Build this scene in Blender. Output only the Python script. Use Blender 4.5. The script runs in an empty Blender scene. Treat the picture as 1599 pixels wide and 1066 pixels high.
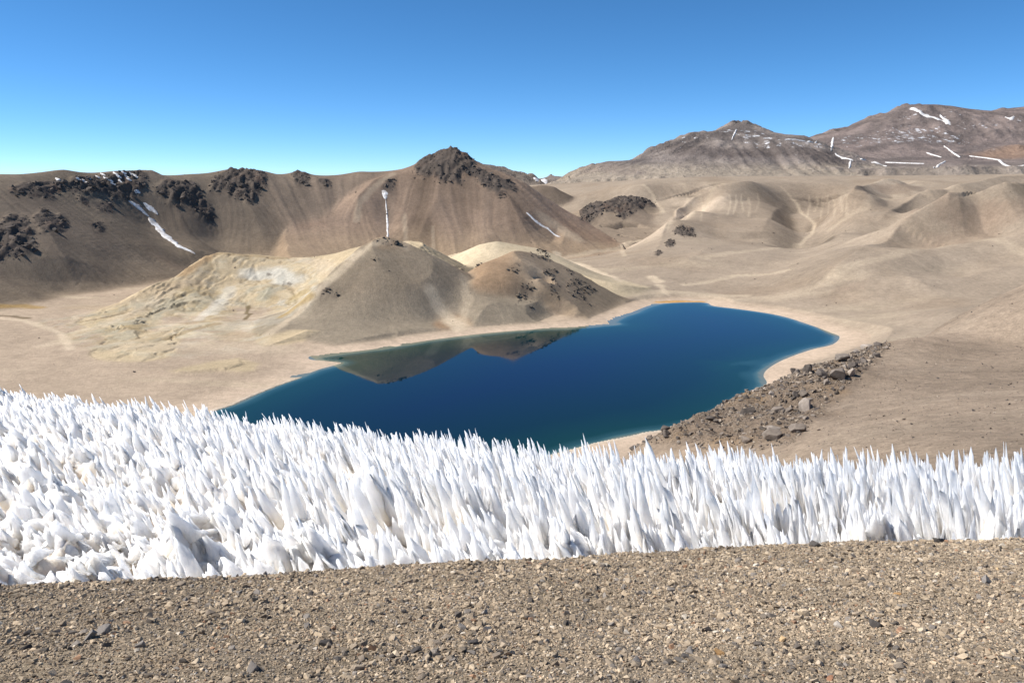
import bpy, bmesh, math, random
import numpy as np
from mathutils import Vector, Matrix, Euler

rng = np.random.default_rng(7)
random.seed(7)
SC = bpy.context.scene
COL = SC.collection

# ------------------------------------------------------------------ camera, sky, sun, exposure
H = 150.0                      # eye height above the lake (metres)
PITCH = math.radians(11.4)     # looking down into the crater
FPX = 1231.0                   # focal length of the survey, in photo pixels
cam = bpy.data.cameras.new('camera')
cam.sensor_width = 36.0
cam.lens = 36.0 * FPX / 1599.0
cam.clip_start = 0.1
cam.clip_end = 30000
camo = bpy.data.objects.new('camera', cam)
COL.objects.link(camo)
camo.location = (0, 0, H)
camo.rotation_euler = (math.pi / 2 - PITCH, 0, 0)
SC.camera = camo

SUN_EL = math.radians(46)
SUN_AZ = math.radians(-88)     # measured from +Y (view direction) towards +X: sun stands on the left
world = bpy.data.worlds.new('World')
SC.world = world
world.use_nodes = True
wn = world.node_tree
wn.nodes.clear()
wo = wn.nodes.new('ShaderNodeOutputWorld')
bg = wn.nodes.new('ShaderNodeBackground')
sky = wn.nodes.new('ShaderNodeTexSky')
sky.sky_type = 'NISHITA'
sky.sun_disc = False
sky.sun_elevation = SUN_EL
sky.sun_rotation = SUN_AZ
sky.altitude = 7000
sky.air_density = 1.0
sky.dust_density = 0.0
sky.ozone_density = 3.5
hs = wn.nodes.new('ShaderNodeHueSaturation')
hs.inputs['Saturation'].default_value = 1.18
hs.inputs['Hue'].default_value = 0.494
wn.links.new(sky.outputs[0], hs.inputs['Color'])
wn.links.new(hs.outputs[0], bg.inputs['Color'])
bg.inputs['Strength'].default_value = 0.125
wn.links.new(bg.outputs[0], wo.inputs['Surface'])

sun = bpy.data.lights.new('sun', 'SUN')
sun.energy = 5.0
sun.angle = math.radians(0.53)
sun.color = (1.0, 0.955, 0.89)
suno = bpy.data.objects.new('sun', sun)
COL.objects.link(suno)
sd = Vector((math.sin(SUN_AZ) * math.cos(SUN_EL), math.cos(SUN_AZ) * math.cos(SUN_EL), math.sin(SUN_EL)))
suno.rotation_euler = sd.to_track_quat('Z', 'Y').to_euler()
suno.location = (-60, -40, H + 80)

SC.view_settings.view_transform = 'Standard'
SC.view_settings.look = 'None'
SC.view_settings.exposure = 0.45
SC.view_settings.gamma = 1.0
SC.view_settings.use_curve_mapping = False
SC.render.engine = 'CYCLES'
SC.cycles.use_denoising = True
SC.cycles.max_bounces = 10
SC.cycles.diffuse_bounces = 7

# ------------------------------------------------------------------ small helpers
def lin(r, g, b):
    f = lambda c: (c / 255 / 12.92) if c / 255 <= 0.04045 else ((c / 255 + 0.055) / 1.055) ** 2.4
    return np.array([f(r), f(g), f(b)])

def tag(o, label=None, cat=None, group=None, kind=None):
    if label: o['label'] = label
    if cat: o['category'] = cat
    if group: o['group'] = group
    if kind: o['kind'] = kind
    return o

def smooth(a, b, x):
    t = np.clip((x - a) / (b - a), 0, 1)
    return t * t * (3 - 2 * t)

_perm = np.random.default_rng(3).permutation(512)
_ga = np.random.default_rng(4).uniform(0, 2 * np.pi, 512)
_gx, _gy = np.cos(_ga), np.sin(_ga)
def perlin(x, y):
    xi = np.floor(x).astype(np.int64); yi = np.floor(y).astype(np.int64)
    xf = x - xi; yf = y - yi
    u = xf * xf * xf * (xf * (xf * 6 - 15) + 10); v = yf * yf * yf * (yf * (yf * 6 - 15) + 10)
    def g(ix, iy, dx, dy):
        h = _perm[(_perm[ix & 511] + iy) & 511]
        return _gx[h] * dx + _gy[h] * dy
    a = g(xi, yi, xf, yf); b = g(xi + 1, yi, xf - 1, yf)
    c = g(xi, yi + 1, xf, yf - 1); d = g(xi + 1, yi + 1, xf - 1, yf - 1)
    return (a + u * (b - a)) * (1 - v) + (c + u * (d - c)) * v
def fbm(x, y, oct=4, gain=0.5):
    s = 0; a = 1.0; n = 0
    for i in range(oct):
        s = s + a * perlin(x * 2 ** i + 17.3 * i, y * 2 ** i - 9.1 * i); n += a; a *= gain
    return s / n * 1.6
def ridged(x, y, oct=4):
    s = 0; a = 1.0; n = 0
    for i in range(oct):
        s = s + a * (1 - np.abs(perlin(x * 2 ** i + 5.7 * i, y * 2 ** i + 3.3 * i)) * 2); n += a; a *= 0.55
    return s / n

def ray(px, py):
    """slope of the sight line of a surveyed photo point: x per y, z per y"""
    u = (px - 799.5) / FPX; v = (533.0 - py) / FPX
    yy = math.cos(PITCH) + v * math.sin(PITCH)
    zz = -math.sin(PITCH) + v * math.cos(PITCH)
    return u / yy, zz / yy
def P(px, py, Y):
    a, b = ray(px, py)
    return (a * Y, Y, H + b * Y)
def PZ(px, py, z=0.0):
    a, b = ray(px, py)
    Y = (z - H) / b
    return (a * Y, Y)

def new_mesh(name, V, F, smooth_shade=True, cols=None, attrs=None, normals=None):
    """V (n,3), F (m,k) equal-sided faces"""
    me = bpy.data.meshes.new(name)
    V = np.asarray(V, np.float32); F = np.asarray(F, np.int32)
    me.vertices.add(len(V)); me.vertices.foreach_set('co', V.ravel())
    k = F.shape[1]
    me.loops.add(F.size); me.loops.foreach_set('vertex_index', F.ravel())
    me.polygons.add(len(F))
    me.polygons.foreach_set('loop_start', np.arange(0, F.size, k, dtype=np.int32))
    me.polygons.foreach_set('loop_total', np.full(len(F), k, np.int32))
    me.polygons.foreach_set('use_smooth', np.full(len(F), smooth_shade, bool))
    me.update(calc_edges=True)
    if cols is not None:
        at = me.color_attributes.new('Col', 'FLOAT_COLOR', 'POINT')
        c = np.ones((len(V), 4), np.float32); c[:, :3] = cols
        at.data.foreach_set('color', c.ravel())
    for nme, arr in (attrs or {}).items():
        at = me.attributes.new(nme, 'FLOAT', 'POINT')
        at.data.foreach_set('value', np.asarray(arr, np.float32))
    if normals is not None:
        me.normals_split_custom_set_from_vertices(np.asarray(normals, np.float32))
    return me

def link(name, me, mat=None, parent=None):
    o = bpy.data.objects.new(name, me)
    COL.objects.link(o)
    if mat is not None and len(me.materials) == 0: me.materials.append(mat)
    if parent is not None: o.parent = parent
    return o

def polydist(X, Y, pts):
    """distance of plan points to a polyline, and parameter 0..1 along it"""
    pts = np.asarray(pts, float)
    best = np.full(X.shape, 1e9); par = np.zeros(X.shape)
    n = len(pts) - 1
    for i in range(n):
        a = pts[i, :2]; d = pts[i + 1, :2] - a; L2 = d @ d + 1e-9
        t = np.clip(((X - a[0]) * d[0] + (Y - a[1]) * d[1]) / L2, 0, 1)
        q = np.hypot(X - a[0] - t * d[0], Y - a[1] - t * d[1])
        m = q < best
        best = np.where(m, q, best); par = np.where(m, (i + t) / n, par)
    return best, par
def inpoly(X, Y, pts):
    pts = np.asarray(pts, float)
    ins = np.zeros(X.shape, bool); j = len(pts) - 1
    for i in range(len(pts)):
        xi, yi = pts[i, :2]; xj, yj = pts[j, :2]
        if yi != yj:
            ins ^= ((yi > Y) != (yj > Y)) & (X < (xj - xi) * (Y - yi) / (yj - yi) + xi)
        j = i
    return ins

# ------------------------------------------------------------------ materials
class NT:
    def __init__(s, name):
        s.m = bpy.data.materials.new(name); s.m.use_nodes = True
        s.t = s.m.node_tree; s.t.nodes.clear()
        s.out = s.t.nodes.new('ShaderNodeOutputMaterial')
    def n(s, typ, **kw):
        nd = s.t.nodes.new(typ)
        for k, v in kw.items():
            if k in nd.inputs: nd.inputs[k].default_value = v
            else: setattr(nd, k, v)
        return nd
    def l(s, a, b): s.t.links.new(a, b)
    def noise(s, scale, detail=6, rough=0.6, vec=None):
        nd = s.n('ShaderNodeTexNoise', Scale=scale, Detail=detail, Roughness=rough)
        if vec is not None: s.l(vec, nd.inputs['Vector'])
        return nd.outputs['Fac']
    def ramp(s, fac, stops):
        r = s.n('ShaderNodeValToRGB')
        e = r.color_ramp.elements
        while len(e) < len(stops): e.new(0.5)
        for i, (p, c) in enumerate(stops):
            e[i].position = p; e[i].color = (*c, 1) if len(c) == 3 else c
        s.l(fac, r.inputs['Fac']); return r.outputs['Color']
    def mix(s, a, b, fac, mode='MIX'):
        m = s.n('ShaderNodeMix', data_type='RGBA', blend_type=mode)
        for v, i in ((fac, 0), (a, 6), (b, 7)):
            if hasattr(v, 'is_linked'): s.l(v, m.inputs[i])
            elif i == 0: m.inputs[0].default_value = v
            else: m.inputs[i].default_value = (*v, 1)
        return m.outputs[2]

def terrain_material(name, scales, var=0.35, bump=1.0, bump_dist=1.0, speck=0.0, speck_scale=1.0):
    k = NT(name)
    tc = k.n('ShaderNodeTexCoord')
    at = k.n('ShaderNodeAttribute', attribute_name='Col')
    c = at.outputs['Color']
    for sc in scales:
        f = k.noise(sc, 5, 0.62, tc.outputs['Object'])
        c = k.mix(c, k.ramp(f, [(0.3, (1 - var,) * 3), (0.7, (1 + var,) * 3)]), 1.0, 'MULTIPLY')
    if speck > 0:
        vo = k.n('ShaderNodeTexVoronoi', Scale=speck_scale)
        k.l(tc.outputs['Object'], vo.inputs['Vector'])
        f = k.ramp(vo.outputs['Color'], [(0.12, (1 - speck,) * 3), (0.5, (1, 1, 1)), (0.95, (1 + speck * .5,) * 3)])
        c = k.mix(c, f, 1.0, 'MULTIPLY')
    b = k.n('ShaderNodeBsdfPrincipled', Roughness=0.95)
    b.inputs['Specular IOR Level'].default_value = 0.08
    k.l(c, b.inputs['Base Color'])
    bp = k.n('ShaderNodeBump', Strength=bump, Distance=bump_dist)
    h = k.noise(scales[-1], 8, 0.7, tc.outputs['Object'])
    k.l(h, bp.inputs['Height']); k.l(bp.outputs[0], b.inputs['Normal'])
    k.l(b.outputs[0], k.out.inputs['Surface'])
    return k.m

M_terrain = terrain_material('weathered_slope', [0.008, 0.05, 0.2, 0.55], 0.10, 0.6, 1.6)
M_far = terrain_material('far_mountain_rock', [0.0015, 0.008, 0.03], 0.16, 0.6, 8.0)
M_near = terrain_material('near_scree', [0.06, 0.5, 1.6, 4.0], 0.17, 1.0, 0.25)
# ------------------------------------------------------------------ terrain of the crater: one survey, surfaces split by hill
class Layer:
    def __init__(s, pts, reach=160, c=12.0, fall=0.6):
        s.p = np.array(pts, float); s.reach = reach; s.c = c; s.fall = fall
        n = len(s.p); A = np.zeros((n + 3, n + 3))
        d = np.hypot(s.p[:, None, 0] - s.p[None, :, 0], s.p[:, None, 1] - s.p[None, :, 1])
        A[:n, :n] = np.sqrt(d * d + c * c)
        A[:n, :n] -= np.eye(n) * 1.0
        A[:n, n] = 1; A[:n, n + 1] = s.p[:, 0] / 1000; A[:n, n + 2] = s.p[:, 1] / 1000
        A[n:, :n] = A[:n, n:].T
        s.w = np.linalg.solve(A, np.concatenate([s.p[:, 2], np.zeros(3)]))
    def __call__(s, X, Y):
        sh = X.shape; x = X.ravel(); y = Y.ravel(); n = len(s.p)
        z = s.w[n] + s.w[n + 1] * x / 1000 + s.w[n + 2] * y / 1000
        dm = np.full(x.shape, 1e18)
        for i in range(n):
            d2 = (x - s.p[i, 0]) ** 2 + (y - s.p[i, 1]) ** 2
            z += s.w[i] * np.sqrt(d2 + s.c * s.c); dm = np.minimum(dm, d2)
        dm = np.sqrt(dm)
        z -= np.maximum(dm - s.reach, 0) * s.fall
        return z.reshape(sh)
def S(*a): return [P(*q) for q in a]
def back(a, dy, dz): return [(P(*q)[0] * (1 + dy / q[2]), q[2] + dy, P(*q)[2] - dz) for q in a]

shore_px = [(330, 650), (365, 632), (420, 608), (470, 590), (500, 578), (525, 571), (539, 566), (520, 562.5), (490, 560), (515, 556), (545, 552),
            (600, 545), (680, 532), (760, 522), (850, 515), (900, 513), (940, 509), (967, 507), (964, 501), (990, 490), (1020, 478), (1040, 474),
            (1070, 472.5), (1100, 473), (1112, 478), (1160, 484), (1215, 493), (1260, 507), (1295, 520), (1306, 526), (1295, 537), (1262, 545),
            (1220, 560), (1195, 574), (1186, 586), (1190, 600), (1160, 625), (1090, 660), (1010, 674), (985, 680), (925, 692), (850, 712), (700, 740), (500, 745), (380, 715)]
shore = np.array([PZ(*q) for q in shore_px])
_c = np.vstack([shore[-1:], shore, shore[:2]]); _o = []
for i in range(1, len(_c) - 2):
    p0, p1, p2, p3 = _c[i - 1:i + 3]
    for t in np.linspace(0, 1, 4, endpoint=False):
        _o.append(.5 * (2 * p1 + (p2 - p0) * t + (2 * p0 - 5 * p1 + 4 * p2 - p3) * t * t + (3 * p1 - p0 - 3 * p2 + p3) * t ** 3))
shore = np.array(_o)

ridge_wall = [(-260, 290, 1060), (-120, 280, 1130), (0, 272, 1230), (60, 270, 1290), (100, 265, 1330), (180, 267, 1410), (235, 267, 1450), (246, 273, 1460), (300, 272, 1510),
              (340, 268, 1560), (360, 264, 1590), (410, 267, 1610), (440, 273, 1625), (465, 268, 1640), (490, 273, 1655), (560, 268, 1690), (620, 266, 1715), (690, 268, 1780)]
wall = Layer(S(*ridge_wall) + back(ridge_wall, 160, 55) + S(
    (-260, 520, 760), (-120, 490, 820), (0, 470, 900), (100, 455, 1000), (200, 435, 1100), (300, 412, 1240), (350, 398, 1330), (420, 400, 1350), (500, 402, 1370), (600, 405, 1390), (700, 405, 1430),
    (235, 345, 1330), (305, 388, 1270), (140, 350, 1200), (60, 400, 1040), (420, 330, 1480), (520, 330, 1530)), 170, 10)
rm = [(630, 264, 1730), (650, 254, 1740), (670, 243, 1750), (685, 236, 1752), (703, 232, 1755), (718, 236, 1752), (745, 252, 1745), (790, 271, 1715), (820, 288, 1690)]
mount = Layer(S(*rm) + back(rm, 200, 110) + S(
    (614, 272, 1690), (585, 292, 1625), (560, 318, 1560), (553, 345, 1500), (552, 372, 1430), (560, 402, 1370), (650, 405, 1385), (720, 405, 1400), (800, 393, 1450), (870, 378, 1520),
    (700, 330, 1560), (640, 330, 1550), (770, 330, 1570), (850, 335, 1600), (880, 365, 1560), (760, 370, 1470)), 120, 10, 0.8)
shoulder = Layer(S((830, 296, 2180), (845, 289, 2200), (870, 293, 2200), (895, 306, 2180), (912, 325, 2130), (918, 350, 2050), (905, 372, 1850), (860, 345, 2050))
                 + back([(845, 289, 2200), (895, 306, 2180), (918, 340, 2120)], 170, 65), 80, 10, 0.8)
def near_by(pts, f=.925, zcut=22):
    out = []
    for px, py, Y in pts:
        z = P(px, py, Y)[2]; g = f if z > zcut else 1 - (1 - f) * .35
        out.append((px, py, Y * g))
    return S(*out)
hill_yellow = Layer(S((310, 405, 1060), (340, 395, 1085), (400, 397, 1105), (440, 401, 1100), (480, 402, 1080), (540, 392, 1040), (575, 383, 1015),
    (290, 425, 1020), (240, 455, 950), (180, 480, 880), (120, 505, 800), (200, 550, 660), (300, 555, 668), (400, 553, 682), (100, 545, 690),
    (400, 440, 1005), (440, 440, 1000), (430, 480, 905), (380, 495, 860), (350, 450, 950), (300, 500, 815), (340, 520, 765), (480, 440, 985), (385, 470, 925), (300, 450, 950), (260, 490, 840), (340, 418, 1030))
    + back([(310, 405, 1060), (400, 397, 1105), (480, 402, 1080)], 110, 32) + back([(240, 455, 950), (180, 480, 880)], 90, 20), 70, 8)
hill_brown = Layer(near_by(((603, 372, 1000), (585, 378, 998), (620, 378, 1002), (650, 390, 1002), (690, 408, 1000), (718, 421, 992), (560, 394, 985), (520, 430, 945), (490, 460, 900), (450, 497, 825), (420, 522, 765),
    (600, 500, 812), (500, 520, 768), (680, 495, 840)))
    + [(*PZ(560, 545, 1.2), 1.2), (*PZ(650, 533, 1.2), 1.2), (*PZ(715, 524, 1.2), 1.2), (*PZ(430, 545, -2), -2), (*PZ(470, 556, -4), -4), (*PZ(380, 560, -9), -9)]
    + back([(q[0], q[1], q[2] * .925) for q in [(603, 372, 1000), (650, 390, 1002), (718, 421, 992)]], 130, 52) + back([(q[0], q[1], q[2] * .925) for q in [(560, 394, 985), (490, 460, 900)]], 60, 25), 95, 8)
hill_rocky = Layer(near_by(((840, 391, 1040), (825, 392, 1041), (800, 398, 1042), (770, 409, 1032), (742, 423, 1005), (862, 399, 1040), (900, 420, 1030), (940, 444, 1012), (980, 462, 985), (1003, 470, 965),
    (725, 470, 935), (735, 440, 975), (800, 440, 975), (850, 433, 990), (900, 440, 985), (850, 465, 945), (820, 490, 905), (880, 492, 902), (940, 478, 945)))
    + [(*PZ(735, 514, 1.2), 1.2), (*PZ(800, 513, 1.2), 1.2), (*PZ(880, 508, 1.2), 1.2), (*PZ(945, 502, 1.2), 1.2)]
    + back([(q[0], q[1], q[2] * .925) for q in [(840, 391, 1040), (770, 409, 1032), (900, 420, 1030), (960, 452, 1000)]], 120, 48), 80, 8)
hill_pale = Layer(S((775, 377, 1150), (750, 384, 1145), (720, 405, 1125), (705, 420, 1105), (800, 381, 1152), (840, 388, 1160), (880, 402, 1150), (920, 425, 1110), (960, 440, 1080), (775, 400, 1110))
    + back([(775, 377, 1150), (840, 388, 1160), (880, 402, 1150)], 110, 45), 50, 8)
rr = [(1005, 289, 1750), (1067, 285, 1780), (1130, 287, 1755), (1175, 289, 1700), (1220, 292, 1740), (1290, 286, 1780), (1345, 290, 1740), (1375, 286, 1700), (1435, 287, 1650), (1500, 285, 1640), (1599, 279, 1640), (1760, 270, 1640)]
def away(pts): return S(*[(px, py, Y * (1 + .22 * float(smooth(1100, 1620, Y)))) for px, py, Y in pts])
hills_right = Layer(away(rr) + away(((880, 286, 2500), (1000, 282, 2500), (1150, 280, 2500), (1300, 279, 2500), (1450, 277, 2500), (1620, 273, 2500), (1800, 265, 2500))) + away((
    (1000, 450, 1060), (930, 400, 1350), (905, 383, 1490), (1050, 440, 1110), (1120, 455, 1060), (1200, 450, 1060), (1300, 470, 950), (1400, 500, 810), (1500, 470, 900), (1599, 440, 940), (1599, 490, 780), (1420, 528, 700), (1345, 552, 640), (1500, 520, 700), (1760, 440, 900), (1760, 520, 650),
    (1599, 322, 1200), (1550, 338, 1170), (1500, 360, 1130), (1400, 395, 1065), (1300, 428, 1010), (1760, 290, 1200),
    (1130, 310, 1600), (1085, 333, 1500), (1055, 353, 1420), (1022, 397, 1250), (1112, 302, 1700), (1078, 338, 1600), (1035, 357, 1510), (975, 388, 1400), (1045, 318, 1680), (1090, 312, 1700),
    (1272, 350, 1500), (1250, 382, 1340), (1245, 328, 1640), (1295, 322, 1680), (1400, 305, 1550), (1350, 325, 1440), (1300, 355, 1320), (1250, 397, 1190), (1170, 350, 1440), (1200, 385, 1300), (1110, 385, 1310), (1180, 318, 1590), (1210, 310, 1660),
    (1347, 300, 1660), (1315, 332, 1560), (1430, 345, 1400), (1350, 372, 1260), (1480, 302, 1520), (1432, 327, 1390), (1530, 328, 1400), (1450, 352, 1320), (1540, 350, 1310), (1440, 376, 1240), (1350, 400, 1170), (1405, 300, 1640), (1150, 420, 1170), (1060, 415, 1200))), 540, 8)
knob = Layer(away(((975, 307, 1640), (955, 309, 1635), (930, 318, 1610), (912, 330, 1590), (1005, 310, 1650), (1022, 322, 1640), (900, 362, 1510), (930, 360, 1480), (960, 375, 1430), (1000, 365, 1480), (1030, 350, 1540), (940, 335, 1550), (980, 335, 1560)))
    + back([(975, 307, 2000), (930, 318, 1964), (1010, 312, 2013)], 160, 55), 55, 8, 0.8)

NAZ, NR = 940, 640
AZ = np.radians(np.linspace(-42, 42, NAZ))
RR = np.exp(np.linspace(math.log(300), math.log(3150), NR))
A2, R2 = np.meshgrid(AZ, RR)
GX = np.sin(A2) * R2; GY = np.cos(A2) * R2
# base: lake floor, beaches and flats, from the distance to the shoreline
sdist, _ = polydist(GX, GY, np.vstack([shore, shore[:1]]))
inside = inpoly(GX, GY, shore)
base = np.where(inside, -0.22 * sdist, np.minimum(0.25 + 0.035 * sdist, 2.0 + 0.018 * sdist)) 
base = np.clip(base, -30, 9) + np.where(inside, 0, 0.5 * fbm(GX / 60, GY / 60) * np.clip(sdist / 50, 0, 1))
def relief(z, items, hitf):
    for px, h, w in items:
        d, t = polydist(GX, GY, np.array([hitf(z, *p) for p in px]))
        tp = np.minimum(1, .25 + t * 2.2) * np.minimum(1, (1 - t) * 3 + .15)
        z = z + h * 1.1 * tp * np.exp(-(d / w) ** 2) if h < 0 else z + h * 1.0 * tp * np.maximum(1 - d / (2.2 * w), 0) ** 1.3
    return z
def bil(G, x, y):
    az = np.arctan2(x, y); r = np.hypot(x, y)
    j = np.clip((az - AZ[0]) / (AZ[1] - AZ[0]), 0, NAZ - 1.001); i = np.clip((np.log(r) - math.log(300)) / (math.log(3150 / 300) / (NR - 1)), 0, NR - 1.001)
    i0 = i.astype(int); j0 = j.astype(int); a = i - i0; b = j - j0
    return (G[i0, j0] * (1 - b) + G[i0, j0 + 1] * b) * (1 - a) + (G[i0 + 1, j0] * (1 - b) + G[i0 + 1, j0 + 1] * b) * a
def hitz(G, px, py):
    sx, sz = ray(px, py); az = math.atan2(sx, 1.0); t = sz * math.cos(az)
    rs = np.exp(np.linspace(math.log(320), math.log(3140), 1500)); zz = bil(G, np.sin(az) * rs, np.cos(az) * rs)
    k = np.nonzero((zz - H) / rs >= t)[0]; r = rs[k[0]] if len(k) else 1800.0
    return (math.sin(az) * r, math.cos(az) * r)
names = ['lake_shore', 'crater_wall', 'mountain', 'hill_shoulder', 'hill_yellow', 'hill_brown', 'hill_rocky', 'hill_pale', 'hills_right', 'hill_knob']
layers = [None, wall, mount, shoulder, hill_yellow, hill_brown, hill_rocky, hill_pale, hills_right, knob]
ZS = [base] + [L(GX, GY) for L in layers[1:]]
ZS[8] = relief(ZS[8], [
    ([(1640, 280), (1560, 296), (1500, 312), (1450, 322)], 30, 45), ([(1620, 296), (1570, 318), (1500, 338)], -14, 40), ([(1640, 400), (1560, 420), (1450, 450), (1330, 470)], 14, 55), ([(1640, 372), (1540, 396), (1420, 432)], -14, 50),
    ([(1378, 288), (1372, 300), (1360, 316)], 16, 28), ([(1130, 384), (1090, 405), (1060, 420)], 8, 40), ([(1290, 345), (1230, 400), (1180, 425)], -8, 40), ([(1640, 470), (1520, 492), (1420, 512)], 10, 45),
    ([(1130, 290), (1080, 334), (1035, 356), (985, 386)], -26, 45), ([(1222, 295), (1272, 350), (1250, 384)], -26, 55), ([(1430, 318), (1400, 336), (1340, 366)], -20, 45), ([(1580, 338), (1540, 346), (1440, 376), (1350, 402)], -30, 55),
    ([(1292, 306), (1296, 312)], -16, 75), ([(1068, 302), (1075, 308)], -10, 70), ([(1185, 335), (1190, 345)], -12, 60), ([(1150, 360), (1160, 375)], -10, 60),
    ([(1175, 290), (1130, 309), (1085, 333), (1055, 353), (1025, 393)], 40, 45), ([(1432, 289), (1350, 326), (1310, 350)], 40, 45), ([(1347, 297), (1330, 318), (1310, 336)], 26, 32),
    ([(1640, 320), (1599, 325), (1500, 361), (1400, 396), (1300, 429)], 48, 55), ([(1480, 304), (1432, 328), (1370, 352)], 38, 42), ([(1530, 330), (1480, 333), (1430, 331)], 20, 36), ([(1225, 318), (1210, 340), (1190, 365)], 14, 35)], hitz)
ZS[2] = relief(ZS[2], [([(616, 272), (585, 293), (560, 320), (553, 350)], 16, 28), ([(690, 290), (670, 340), (650, 385)], 10, 40), ([(780, 285), (800, 330), (830, 380)], 14, 40), ([(822, 333), (855, 358), (880, 372)], -10, 30), ([(604, 310), (606, 372)], -6, 18)], hitz)
ZS[1] = relief(ZS[1], [([(205, 300), (235, 345), (305, 396)], -5, 50), ([(140, 320), (180, 370), (230, 410)], 6, 55), ([(60, 340), (90, 400), (120, 445)], 14, 45), ([(330, 300), (335, 350), (345, 392)], -10, 35), ([(380, 300), (400, 350), (420, 392)], 10, 45), ([(250, 285), (300, 330), (330, 370)], 7, 40)], hitz)
ZS[6] = relief(ZS[6], [([(742, 424), (800, 399), (840, 393), (900, 421), (960, 453)], 5, 18), ([(815, 437), (850, 432), (905, 434)], 5, 16), ([(815, 440), (812, 470), (800, 490)], 5, 18), ([(865, 445), (870, 470)], 4, 14), ([(890, 487), (905, 498)], 5, 10), ([(845, 455), (850, 480)], -4, 14)], hitz)
ZS[5] = relief(ZS[5], [([(603, 374), (560, 396), (520, 432), (490, 461), (452, 497)], 8, 16), ([(603, 374), (650, 391), (718, 422)], 3, 14), ([(600, 380), (625, 430), (640, 480)], 3, 30), ([(728, 428), (708, 470), (712, 500), (716, 515)], -9, 26)], hitz)
ZS[4] = relief(ZS[4], [([(330, 400), (290, 430), (240, 460), (180, 485)], 9, 20), ([(390, 470), (386, 500), (380, 530)], -8, 18), ([(300, 470), (290, 510)], -5, 18), ([(440, 425), (420, 460), (400, 490)], 6, 16), ([(350, 430), (340, 470)], -6, 20), ([(250, 480), (240, 520)], -4, 15), ([(210, 500), (190, 530)], 3, 12)], hitz)
for i in range(1, len(ZS)): ZS[i] = np.where(inside, base - 1, np.minimum(ZS[i], -.6 + .05 * sdist + .5 * np.maximum(sdist - (30 if i != 4 else 60), 0)))
shoref = np.where(inside, 0, smooth(2, 50, sdist))
OWN = np.argmax(np.stack(ZS), 0)
GZ = ZS[0]
for z in ZS[1:]:
    kk = 7.0
    h = np.clip(0.5 + 0.5 * (z - GZ) / kk, 0, 1)
    GZ = GZ * (1 - h) + z * h + kk * h * (1 - h) * shoref
_w = 14 * fbm(GX / 50 + 70, GY / 50, 3)
GZ = GZ - np.where((OWN == 4) & ~inside, 1, 0) * smooth(60, 140, sdist) * 1.1 * smooth(.6, .95, ridged((GX - _w) / 30 + 60, (GY + _w) / 60 + 5, 4))
# wind- and rain-combed streaks that follow the fall line
def streaks(GX, GY, GZ, steps=26, seed=1, sx=1.0):
    nr, na = GZ.shape
    gi = np.gradient(GZ, axis=0); gj = np.gradient(GZ, axis=1)
    dr = np.gradient(R2 if GZ.shape == R2.shape else np.hypot(GX, GY), axis=0); da = np.hypot(np.gradient(GX, axis=1), np.gradient(GY, axis=1))
    sx_, sy_ = gi / dr, gj / da
    m = np.hypot(sx_, sy_) + 1e-6
    di = sx_ / m / dr; dj = sy_ / m / da
    sc = np.minimum(1.0 / np.maximum(np.abs(di), np.abs(dj)), 40) * sx
    di *= sc; dj *= sc
    r_ = np.random.default_rng(seed); w = r_.normal(size=GZ.shape)
    w = (w + np.roll(w, 1, 1) + np.roll(w, -1, 1) * .5)
    acc = w.copy()
    I0, J0 = np.meshgrid(np.arange(nr), np.arange(na), indexing='ij')
    for sgn in (1, -1):
        I = I0.astype(float); J = J0.astype(float)
        for _ in range(steps):
            ii = np.clip(I.round().astype(int), 0, nr - 1); jj = np.clip(J.round().astype(int), 0, na - 1)
            I = I + sgn * di[ii, jj]; J = J + sgn * dj[ii, jj]
            acc += w[np.clip(I.round().astype(int), 0, nr - 1), np.clip(J.round().astype(int), 0, na - 1)]
    acc /= acc.std()
    return acc, m
STK, SLOPE = streaks(GX, GY, GZ, 30, 1)
STK2, _ = streaks(GX, GY, GZ, 60, 2, 1.5)
def blur(a, n, ax):
    for _ in range(n): a = (np.roll(a, 1, ax) + np.roll(a, -1, ax) + 2 * a) / 4
    return a
STK2 = blur(blur(STK2, 10, 1), 8, 0); STK2 /= STK2.std()
STK3 = blur(STK2, 60, 1); STK3 /= STK3.std()
steep = smooth(0.15, 0.5, SLOPE)
land = np.where(inside, 0, smooth(2, 30, sdist))
GZ = GZ + land * (steep * (0.55 * STK + 1.2 * STK2 + 1.5 * STK3) * np.clip(R2 / 1600, .4, 1.1) * np.where(OWN == 4, .95, np.where(np.isin(OWN, [5, 6, 7, 8, 9]), 0.45, 1.0))
                  + (0.3 + 0.7 * steep) * (1.6 * fbm(GX / 90, GY / 90, 5)))

def bil(G, x, y):
    az = np.arctan2(x, y); r = np.hypot(x, y)
    j = np.clip((az - AZ[0]) / (AZ[1] - AZ[0]), 0, NAZ - 1.001); i = np.clip((np.log(r) - math.log(300)) / (math.log(3150 / 300) / (NR - 1)), 0, NR - 1.001)
    i0 = i.astype(int); j0 = j.astype(int); a = i - i0; b = j - j0
    return (G[i0, j0] * (1 - b) + G[i0, j0 + 1] * b) * (1 - a) + (G[i0 + 1, j0] * (1 - b) + G[i0 + 1, j0 + 1] * b) * a
def hit(px, py, rmin=320):
    """plan position where a surveyed sight line meets the crater terrain"""
    sx, sz = ray(px, py)
    az = math.atan2(sx, 1.0); t = sz * math.cos(az)
    rs = np.exp(np.linspace(math.log(rmin), math.log(3140), 1500))
    zz = bil(GZ, np.sin(az) * rs, np.cos(az) * rs)
    k = np.nonzero((zz - H) / rs >= t)[0]
    r = rs[k[0]] if len(k) else 2000.0
    return (math.sin(az) * r, math.cos(az) * r)
def hits(pts): return np.array([hit(*p) for p in pts])

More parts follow.
